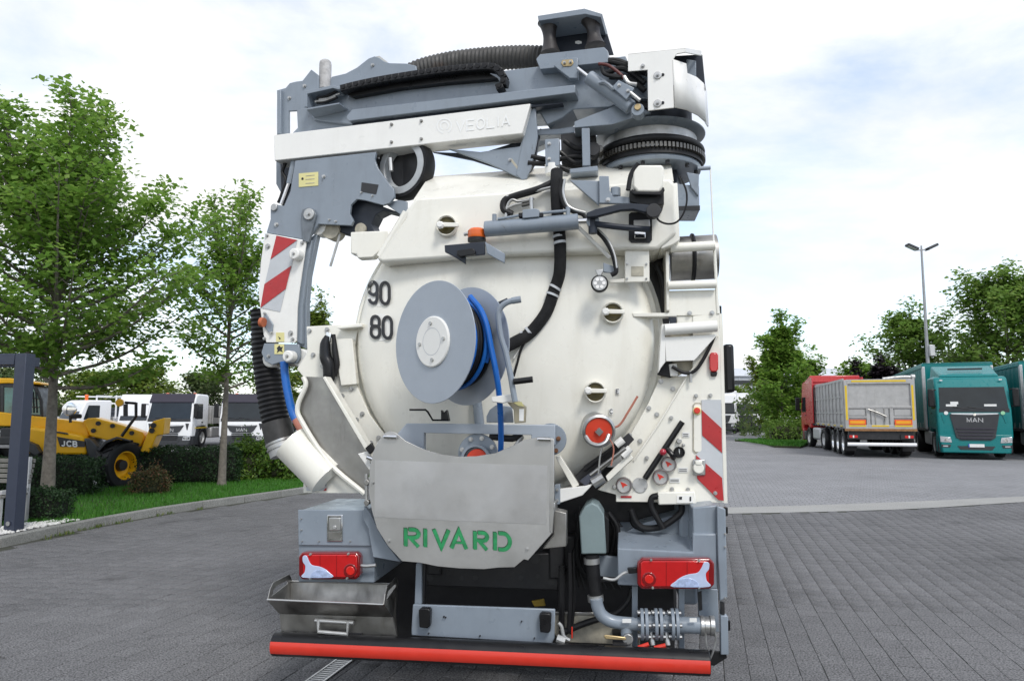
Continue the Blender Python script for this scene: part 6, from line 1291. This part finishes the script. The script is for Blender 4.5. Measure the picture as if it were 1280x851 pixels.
def tree(name, label, base, H, cr, z0, mleaf, leaf=.13, nprim=34, nsub=9, nl=40, trunk_r=.11, peak=.35, top_pow=.9, bark=None, spread=.16, group=None, lean=0, seed=1, up=.75, leaders=3, ftop=.92):
    rr = random.Random(seed); base = Vector(base); bark = bark or bark_m
    t_ = root(name, base, label, 'tree', group)
    mb = MB(); top = Vector((lean, 0, H*.93)); mid = Vector((lean*.4 + rr.uniform(-.06,.06), rr.uniform(-.06,.06), H*.5))
    tp = spline([Vector((0,0,-.05)), Vector((rr.uniform(-.02,.02), 0, z0*.6)), mid, top], 8)
    mb.tube([base + p for p in tp], [trunk_r*(1.25 if i == 0 else 1)*max(.1, 1 - .93*(i/(len(tp)-1))) for i in range(len(tp))], 12)
    def trunk_at(z): 
        for a, b in zip(tp, tp[1:]):
            if a.z <= z <= b.z: return a + (b-a)*((z-a.z)/(b.z-a.z))
        return tp[-1].copy()
    P, Q = [], []
    def spray(pth, d, ln, ns, lo, k_sub, dens):
        for j in range(ns):
            t = lo + (1-lo)*(j+rr.random())/ns; p = pth[min(len(pth)-1, int(t*(len(pth)-1)+.5))]
            side = Vector((-d.y, d.x, 0)); side = (side.normalized() if side.length > 1e-3 else X_)*rr.choice((-1, 1))
            if abs(d.z) > .8: side = Vector((math.cos(j*2.4), math.sin(j*2.4), 0))
            q = (d*.5 + side*rr.uniform(.3, 1) + Vector((0,0,rr.uniform(-.05,.5)))).normalized()
            sl = ln*rr.uniform(.16, .36)*(1.15-t*.6)*k_sub + .10; e = p + q*sl
            mb.tube([base + p, base + p + q*sl*.5 + Vector((0,0,.02)), base + e], [.009, .006, .003], 4, caps=False)
            n = max(4, int(nl*dens*rr.uniform(.5, 1.4))); tt = RNG.uniform(.15, 1.12, (n, 1)); sp = spread*(.35+.65*min(1, sl/.5))
            P.append(np.array(p)[None]*(1-tt) + np.array(e)[None]*tt + RNG.normal(0, 1, (n, 3))*np.array([sp, sp, sp*.5])); Q.append(RNG.normal(0, .5, (n, 3)) + np.array([0, 0, 1.1]) + np.array(d)*.2)
    for k in range(nprim):
        f = ((k+.3)/nprim)**.9*ftop; zst = z0*.92 + (H*.90 - z0*.92)*f
        az = k*2.39996 + rr.uniform(-.4, .4); g = f + .12
        prof = (min(1, g/peak)**.6 if g < peak else max(.06, (1 - (g-peak)/(1.12-peak))**top_pow))
        ln = cr*prof*rr.uniform(.68, 1.14); el = R(18 + 40*f*up + rr.uniform(-10, 12))
        d = Vector((math.cos(az)*math.cos(el), math.sin(az)*math.cos(el), math.sin(el)))
        s0 = trunk_at(zst); e0 = s0 + d*ln/max(.55, math.cos(el))*.95; m0 = s0 + (e0-s0)*.5 + Vector((0,0,-.05*ln)); e0.z += .10*ln
        e0.z = min(e0.z, H*.97); pth = spline([s0, m0, e0], 5); r0 = trunk_r*.36*(1-.6*f)
        mb.tube([base + p for p in pth], [max(.006, r0*(1-.85*i/(len(pth)-1))) for i in range(len(pth))], 6)
        spray(pth, d, ln, nsub, .22, 1, 1)
    for k in range(leaders):                      # upright shoots that give the crown its separate spires
        az = k*2.39996 + .7 + rr.uniform(-.3, .3); zst = z0 + (H-z0)*rr.uniform(.22, .5); el = R(rr.uniform(62, 78)) if k else R(86)
        ht = (H - zst)*(rr.uniform(.62, .95) if k else 1); ln = ht/math.sin(el)
        d = Vector((math.cos(az)*math.cos(el), math.sin(az)*math.cos(el), math.sin(el))); s0 = trunk_at(zst); e0 = s0 + d*ln; m0 = s0 + (e0-s0)*.5 + Vector((d.x, d.y, 0))*.12*ln
        pth = spline([s0, m0, e0], 8); mb.tube([base + p for p in pth], [max(.005, trunk_r*.4*(1-.9*i/(len(pth)-1))) for i in range(len(pth))], 6)
        spray(pth, d, cr*.9, int(nsub*2.6), .2, .85, .9)
    mb.build('trunk', bark, t_, fix=False, sharp=60)
    P = np.concatenate(P); leaves(P, np.concatenate(Q), leaf, mleaf, t_, 'crown')
    return t_
maple = leaf_mat('maple_leaf', (.15, .29, .045), (.30, .44, .09), .5, .58)
maple2 = leaf_mat('maple_leaf_light', (.15, .29, .04), (.31, .44, .09), .5, .56)
yellowg = leaf_mat('yellow_green_leaf', (.13, .22, .03), (.28, .32, .06), .5, .5)
dense = leaf_mat('deep_green_leaf', (.14, .26, .045), (.28, .38, .09), .5, .56)
darkg = leaf_mat('yew_needle', (.012, .036, .011), (.038, .085, .022), .6, .2)
privet = leaf_mat('bright_bush_leaf', (.05, .12, .012), (.16, .24, .03), .5, .28)
purple = leaf_mat('purple_leaf', (.012, .008, .012), (.03, .02, .025), .5, .15)
rusty_l = leaf_mat('rusty_leaf', (.05, .075, .02), (.22, .09, .05), .6, .2)
far_leaf = leaf_mat('far_leaf', (.10, .16, .055), (.20, .23, .09), .6, .45)
tree('maple_tree', 'large maple with dense green crown and grey trunk beside the yellow loader', G(58, 634, .1), 7.15, 2.95, 2.2, maple, .108, 50, 10, 50, .125, .25, .9, spread=.17, seed=3, up=1.0, leaders=7, ftop=.62)
tree('young_maple', 'slender young maple with open crown standing in the lawn by the clipped hedge', G(277, 606, .1), 7.0, 1.75, 2.3, maple2, .105, 30, 8, 30, .095, .3, .9, spread=.16, seed=5, up=1.0, leaders=5, ftop=.66)
tree('roadside_maple', 'bushy conical maple on the grass island beside the red tractor cab', Vector(((977-640)/900*45, 45, 0)), 8.0, 2.25, .9, maple2, .22, 46, 10, 30, .10, .3, .95, spread=.25, seed=8)
tree('roadside_maple', 'yellowish green tree just behind the conical maple on the grass island', at_depth(950, 520, 43)*1 - UP*CAMH if False else Vector(((961-640)/900*49, 49, 0)), 6.6, 1.6, .7, yellowg, .22, 30, 8, 24, .09, .35, 1.0, spread=.25, seed=9)
tree('roadside_maple', 'small airy tree behind the red tractor cab', Vector(((1012-640)/900*50, 50, 0)), 6.2, 1.7, .9, maple, .22, 26, 7, 20, .08, .4, 1.0, spread=.25, seed=10)
tree('park_tree', 'round crowned tree behind the grey tipper and the tall light mast', Vector(((1140-640)/900*52, 52, 0)), 9.6, 3.3, 1.2, dense, .28, 36, 9, 26, .16, .45, .7, spread=.36, seed=12)
tree('park_tree', 'tall broad tree rising behind the first teal lorry', Vector(((1262-640)/900*46, 46, 0)), 11.2, 4.1, 1.4, dense, .27, 50, 10, 32, .2, .45, .6, spread=.38, seed=13)
tree('park_tree', 'tree crown between the light mast and the tall broad tree', Vector(((1200-640)/900*54, 54, 0)), 6.5, 2.4, .8, far_leaf, .28, 28, 8, 24, .14, .5, .7, spread=.34, seed=14)
tree('park_tree', 'tall tree behind the second teal lorry', Vector(((1345-640)/900*47, 47, 0)), 10.5, 3.8, 1.2, dense, .28, 36, 9, 24, .2, .5, .6, spread=.38, seed=15)
tree('purple_plum', 'dark purple leaved small tree behind the grey tipper', Vector(((1100-640)/900*47, 47, 0)), 5.4, 1.1, .6, purple, .22, 26, 8, 30, .09, .5, .7, spread=.28, seed=16)
tree('park_tree', 'low light green tree behind the tipper trailer roof', Vector(((1072-640)/900*50, 50, 0)), 5.4, 1.8, .6, maple2, .24, 26, 8, 26, .1, .5, .8, spread=.3, seed=17)
tree('yard_tree', 'yellow green tree seen between the striped boom arm and the tank', Vector(((392-640)/900*40, 40, 0)), 8.4, 1.7, 1.5, yellowg, .2, 34, 9, 26, .1, .4, .9, spread=.25, seed=18)
for px, D, h, cr, sd, lb in ((20,58,5.4,3.0,21,'hazy yellow green tree behind the loader cab'),(118,60,5.0,3.4,22,'hazy yellow green tree above the low white crew van'),(180,57,5.2,3.0,23,'hazy tree behind the loader boom head'),(255,62,5.0,3.2,24,'hazy tree behind the two white lorries'),(345,60,5.0,3.0,25,'hazy tree behind the white lorry beside the suction hose'),(-60,56,5.6,3.2,26,'hazy tree behind the pergola post'),(470,76,7.5,3.2,27,'distant tree beyond the yard behind the tank boom arm'),(580,78,7,3.4,28,'distant tree beyond the yard straight behind the tank'),(690,74,7.8,3.2,29,'distant tree beyond the yard behind the hose reel'),(800,78,7,3.0,30,'distant tree beyond the yard behind the control panel')):
    tree('background_tree', lb, Vector(((px-640)/900*D, D, 0)), h, cr, .6, yellowg if sd in (22, 23, 25) else far_leaf, .3, 26, 8, 22, .13, .5, .65, spread=.38, seed=sd, group='trees closing the yard on the left')
tree('distant_tree', 'small distant tree above the far white lorry', Vector(((920-640)/900*84, 84, 0)), 4.6, 2.0, .5, yellowg, .35, 20, 7, 18, .1, .5, .7, spread=.4, seed=31)

def hedge(name, label, c, yaw, lx, ly, h, m, size, n, core, round_=.12, wild=.0, cat='hedge', group=None):
    c = Vector(c); t_ = root(name, c, label, cat, group); X = np.array([math.cos(yaw), math.sin(yaw), 0]); Y = np.array([-math.sin(yaw), math.cos(yaw), 0]); Z = np.array([0, 0, 1.])
    MB().box(c + UP*(h*.46), lx*(.9-.2*min(1, wild)), ly*(.84-.2*min(1, wild)), h*(.9-.14*min(1, wild)), (Vector(X), Vector(Y), UP)).build('twig_core', core, t_, bevel=min(lx, ly, h)*.2)
    area = np.array([lx*h, lx*h, ly*h, ly*h, lx*ly*1.3]); k = RNG.choice(5, n, p=area/area.sum()); a, b = RNG.uniform(-.5, .5, n), RNG.uniform(0, 1, n)
    u = np.where(k < 2, a*lx, np.where(k == 2, lx/2, np.where(k == 3, -lx/2, a*lx))); v = np.where(k == 0, -ly/2, np.where(k == 1, ly/2, np.where(k < 4, a*ly, (b-.5)*ly))); z = np.where(k < 4, b*h, h)
    nrm = np.where((k == 0)[:, None], -Y, np.where((k == 1)[:, None], Y, np.where((k == 2)[:, None], X, np.where((k == 3)[:, None], -X, Z))))
    lump = .05*np.sin(u*5.1+1)*np.sin(z*6.3+v*4) + .03*np.sin(u*11+v*9)
    inn = RNG.uniform(-.10, .03, n) + lump*(1+wild*4) + RNG.exponential(.012+wild*.14, n)*(RNG.random(n) < .25)
    edge = np.clip(1 - np.minimum.reduce([np.abs(lx/2-np.abs(u)) + (k == 2)*9 + (k == 3)*9, np.full(n, 9.), (h - z) + (k == 4)*9])/round_, 0, 1); inn = inn - edge*round_*.4
    P = u[:, None]*X + v[:, None]*Y + z[:, None]*Z + nrm*inn[:, None]
    leaves(P, nrm*.7 + RNG.normal(0, .6, (n, 3)), size, m, t_, 'foliage', .6); return t_
core_d = mat('hedge_inside', (.008, .011, .005), .95, var=.3, scale=20)
core_r = mat('twig_inside', (.03, .035, .014), .95, var=.3, scale=20)
hedge('clipped_hedge', 'dark clipped yew hedge around the large maple trunk', G(-14, 625, .09) + Vector((0, .75, 0)), R(8), 2.9, .95, .72, darkg, .05, 9500, core_d)
hedge('low_hedge', 'small low dark box hedge beside the pergola post', G(30, 653, .09) + Vector((-.1, .35, 0)), R(10), .95, .6, .43, darkg, .04, 4500, core_d)
hedge('clipped_hedge', 'dark clipped hedge in front of the first white lorry', G(224, 606, .09) + Vector((0, .55, 0)), R(14), 2.25, .9, .80, darkg, .05, 8000, core_d)
hedge('bright_bush', 'bright yellow green loose bush beside the young maple trunk', G(322, 601, .09) + Vector((.0, .6, 0)), R(14), 1.75, 1.0, .80, privet, .075, 9500, core_r, .3, .5, cat='bush')
hedge('rusty_shrub', 'small shrub with rust coloured tips on the lawn by the loader wheel', G(177, 619, .09) + Vector((0, .3, 0)), R(10), .62, .5, .45, rusty_l, .05, 2600, core_r, .2, .3, cat='shrub')
hedge('island_shrub', 'green shrubs under the conical maple on the grass island', Vector(((980-640)/900*43, 43, 0)), R(8), 2.4, 1.2, 1.15, dense, .13, 2600, core_r, .4, 1., cat='shrub')
for px, D, lx, lb in ((1200, 56, 34, 'long green hedge behind the teal lorries and the tipper'), (170, 64, 46, 'long hazy hedge closing the yard behind the white lorries'), (600, 80, 46, 'far hedge across the yard behind the tanker truck')):
    hedge('boundary_hedge', lb, Vector(((px-640)/900*D, D, 0)), R(0), lx, 2.2, 2.9, far_leaf, .3, 9000, core_r, .5, 1.2)
# grass island by the red tractor
isl = [G(x, y) for x, y in ((948,552),(968,558.5),(1000,559.5),(1010,556))]; ic = [p.copy() for p in isl]
back = [Vector((18.5, 44, 0)), Vector((16, 47, 0)), Vector((13.8, 45, 0))]
tag(MB().prism([(p.x, p.y, -.05) for p in ic + back], (0, 0, .11)).build('grass_island', soil_m), kind='structure')
ii = []
while len(ii) < 9000:
    a = RNG.random(3); p = ic[random.randrange(4)]; q = back[random.randrange(3)]; s_ = ic[random.randrange(4)]; w_ = a/a.sum(); r_ = p*w_[0] + q*w_[1]*.7 + s_*w_[2] + q*0; r_ = p*w_[0] + q*w_[1] + s_*w_[2]; ii.append((r_.x, r_.y))
tag(grass('island_grass', np.array(ii), .05, .16, .014, grass_m), 'grass on the kerbed island beside the red tractor', 'grass', kind='stuff')
fg = np.stack([RNG.uniform(19.5, 27, 5000), RNG.uniform(70, 74, 5000)], 1)
tag(grass('far_verge', fg, 0, .35, .03, grass_m), 'green verge in the distance beside the far white lorry', 'grass', kind='stuff')

# ---- far warehouse
clad = mat('pale_cladding', (.46, .48, .51), .5, var=.05); roofm = mat('pale_roof', (.55, .57, .60), .5, var=.05)
wh = root('warehouse', (30, 92, 0), 'long pale grey warehouse in the distance behind the trees', 'warehouse')
MB().bx(22, 56, 92, 118, 0, 6.4).build('wall', clad, wh)
MB().prism([(21.7, 91.7, 6.4), (21.7, 118.3, 6.4), (21.7, 105, 8.2)], (34.6, 0, 0)).build('roof', roofm, wh)
for k in range(17): MB().box((23+k*2.0, 91.97, 3.2), .08, .08, 6.3).build('cladding_seam', roofm, wh)
MB().box((39, 91.9, 5.6), 34, .1, .5).build('window_band', glass_lt, wh)
for k in range(3): 
    d_ = MB().box((27+k*8, 91.95, 2.1), 3.4, .1, 4.2).build('loading_door', white_t, wh); MB().box((27+k*8, 91.9, 4.3), 3.7, .12, .15).build('door_frame', roofm, d_)

# ---- light mast
mx_, my_ = (1161-640)/900*45, 45
ms = root('light_mast', (mx_, my_, 0), 'tall slim grey light mast with two floodlights above the trees', 'light mast')
mg = mat('galvanised', (.32, .33, .34), .5, metal=.4, var=.1)
MB().tube([(mx_, my_, 0), (mx_, my_, 6), (mx_, my_, 12.1)], [.13, .10, .06], 12).build('pole', mg, ms)
MB().tube([(mx_-.45, my_, 12.0), (mx_+.5, my_, 12.05)], .04, 8).build('cross_arm', mg, ms)
MB().box((mx_+.18, my_-.15, 5.6), .32, .25, .7).build('control_box', alu_frame, ms, bevel=.03)
for s in (-1, 1):
    ax3 = (Vector((math.cos(R(25*s)), 0, math.sin(R(25*s)))), Y_, Vector((-math.sin(R(25*s)), 0, math.cos(R(25*s)))))
    fl_ = MB().box((mx_ + s*.62, my_-.05, 12.2), .75, .45, .16, ax3).build('floodlight', dark_pl, ms, bevel=.04); MB().box(Vector((mx_ + s*.62, my_-.05, 12.2)) - ax3[2]*.085, .62, .36, .02, ax3).build('lamp_glass', lamp_m, fl_)
MB().tube([(mx_, my_, 12.0), (mx_, my_, 12.3)], .05, 8).build('mast_head', mg, ms)

# ---- pergola and bench
slate = mat('slate_paint', (.03, .038, .062), .42, var=.06, dirt=.1, dcol=(.02,.02,.025))
pb = G(17, 664, .1); pg = root('pergola', pb, 'dark slate metal pergola frame with square post at the kerb', 'pergola')
pyaw = R(-8); px3 = (Vector((math.cos(pyaw), math.sin(pyaw), 0)), Vector((-math.sin(pyaw), math.cos(pyaw), 0)), UP)
MB().box(pb + UP*1.22, .17, .17, 2.46, px3).build('post', slate, pg, bevel=.008)
MB().box(pb + UP*2.37 - px3[0]*1.75, 3.3, .16, .16, px3).build('beam', slate, pg, bevel=.008)
MB().box(pb + UP*1.22 - px3[0]*3.45, .2, .2, 2.46, px3).build('post', slate, pg, bevel=.008)
MB().box(pb + UP*2.37 + px3[1]*.55 - px3[0]*1.95, 3.3, .12, .14, px3).build('rear_beam', slate, pg, bevel=.008)
for k in range(4): MB().box(pb + UP*2.36 + px3[1]*.28 - px3[0]*(.5+k*.85), .08, .5, .1, px3).build('cross_slat', slate, pg)
MB().lathe([(0,-.012),(.03,-.012),(.03,0),(0,0)], pb + UP*.12 - px3[1]*.1, px3[1], 10).build('anchor_bolt', zinc, pg)
wood = mat('grey_bench_wood', (.16, .155, .14), .7, var=.2, scale=12, bump=.3)
bc_ = G(10, 661, .1) - px3[0]*1.1 + px3[1]*.35; bn = root('bench', bc_, 'grey slatted wooden bench under the pergola', 'bench')
for k in range(5): MB().box(bc_ + UP*(.60 + k*.075) + px3[1]*(.28+.015*k), 1.7, .03, .06, px3).build('back_slat', wood, bn, bevel=.005)
for k in range(5): MB().box(bc_ + UP*.42 + px3[1]*(-.2+.1*k), 1.7, .085, .035, px3).build('seat_slat', wood, bn, bevel=.005)
for s in (-1, 1):
    for y in (-.2, .28): MB().box(bc_ + px3[0]*(.8*s) + px3[1]*y + UP*(.21 if y < 0 else .48), .06, .06, .42 if y < 0 else .96, px3).build('leg', alu_frame, bn, bevel=.005)
    MB().box(bc_ + px3[0]*(.8*s) + px3[1]*.04 + UP*.48, .06, .5, .06, px3).build('armrest', alu_frame, bn, bevel=.005)
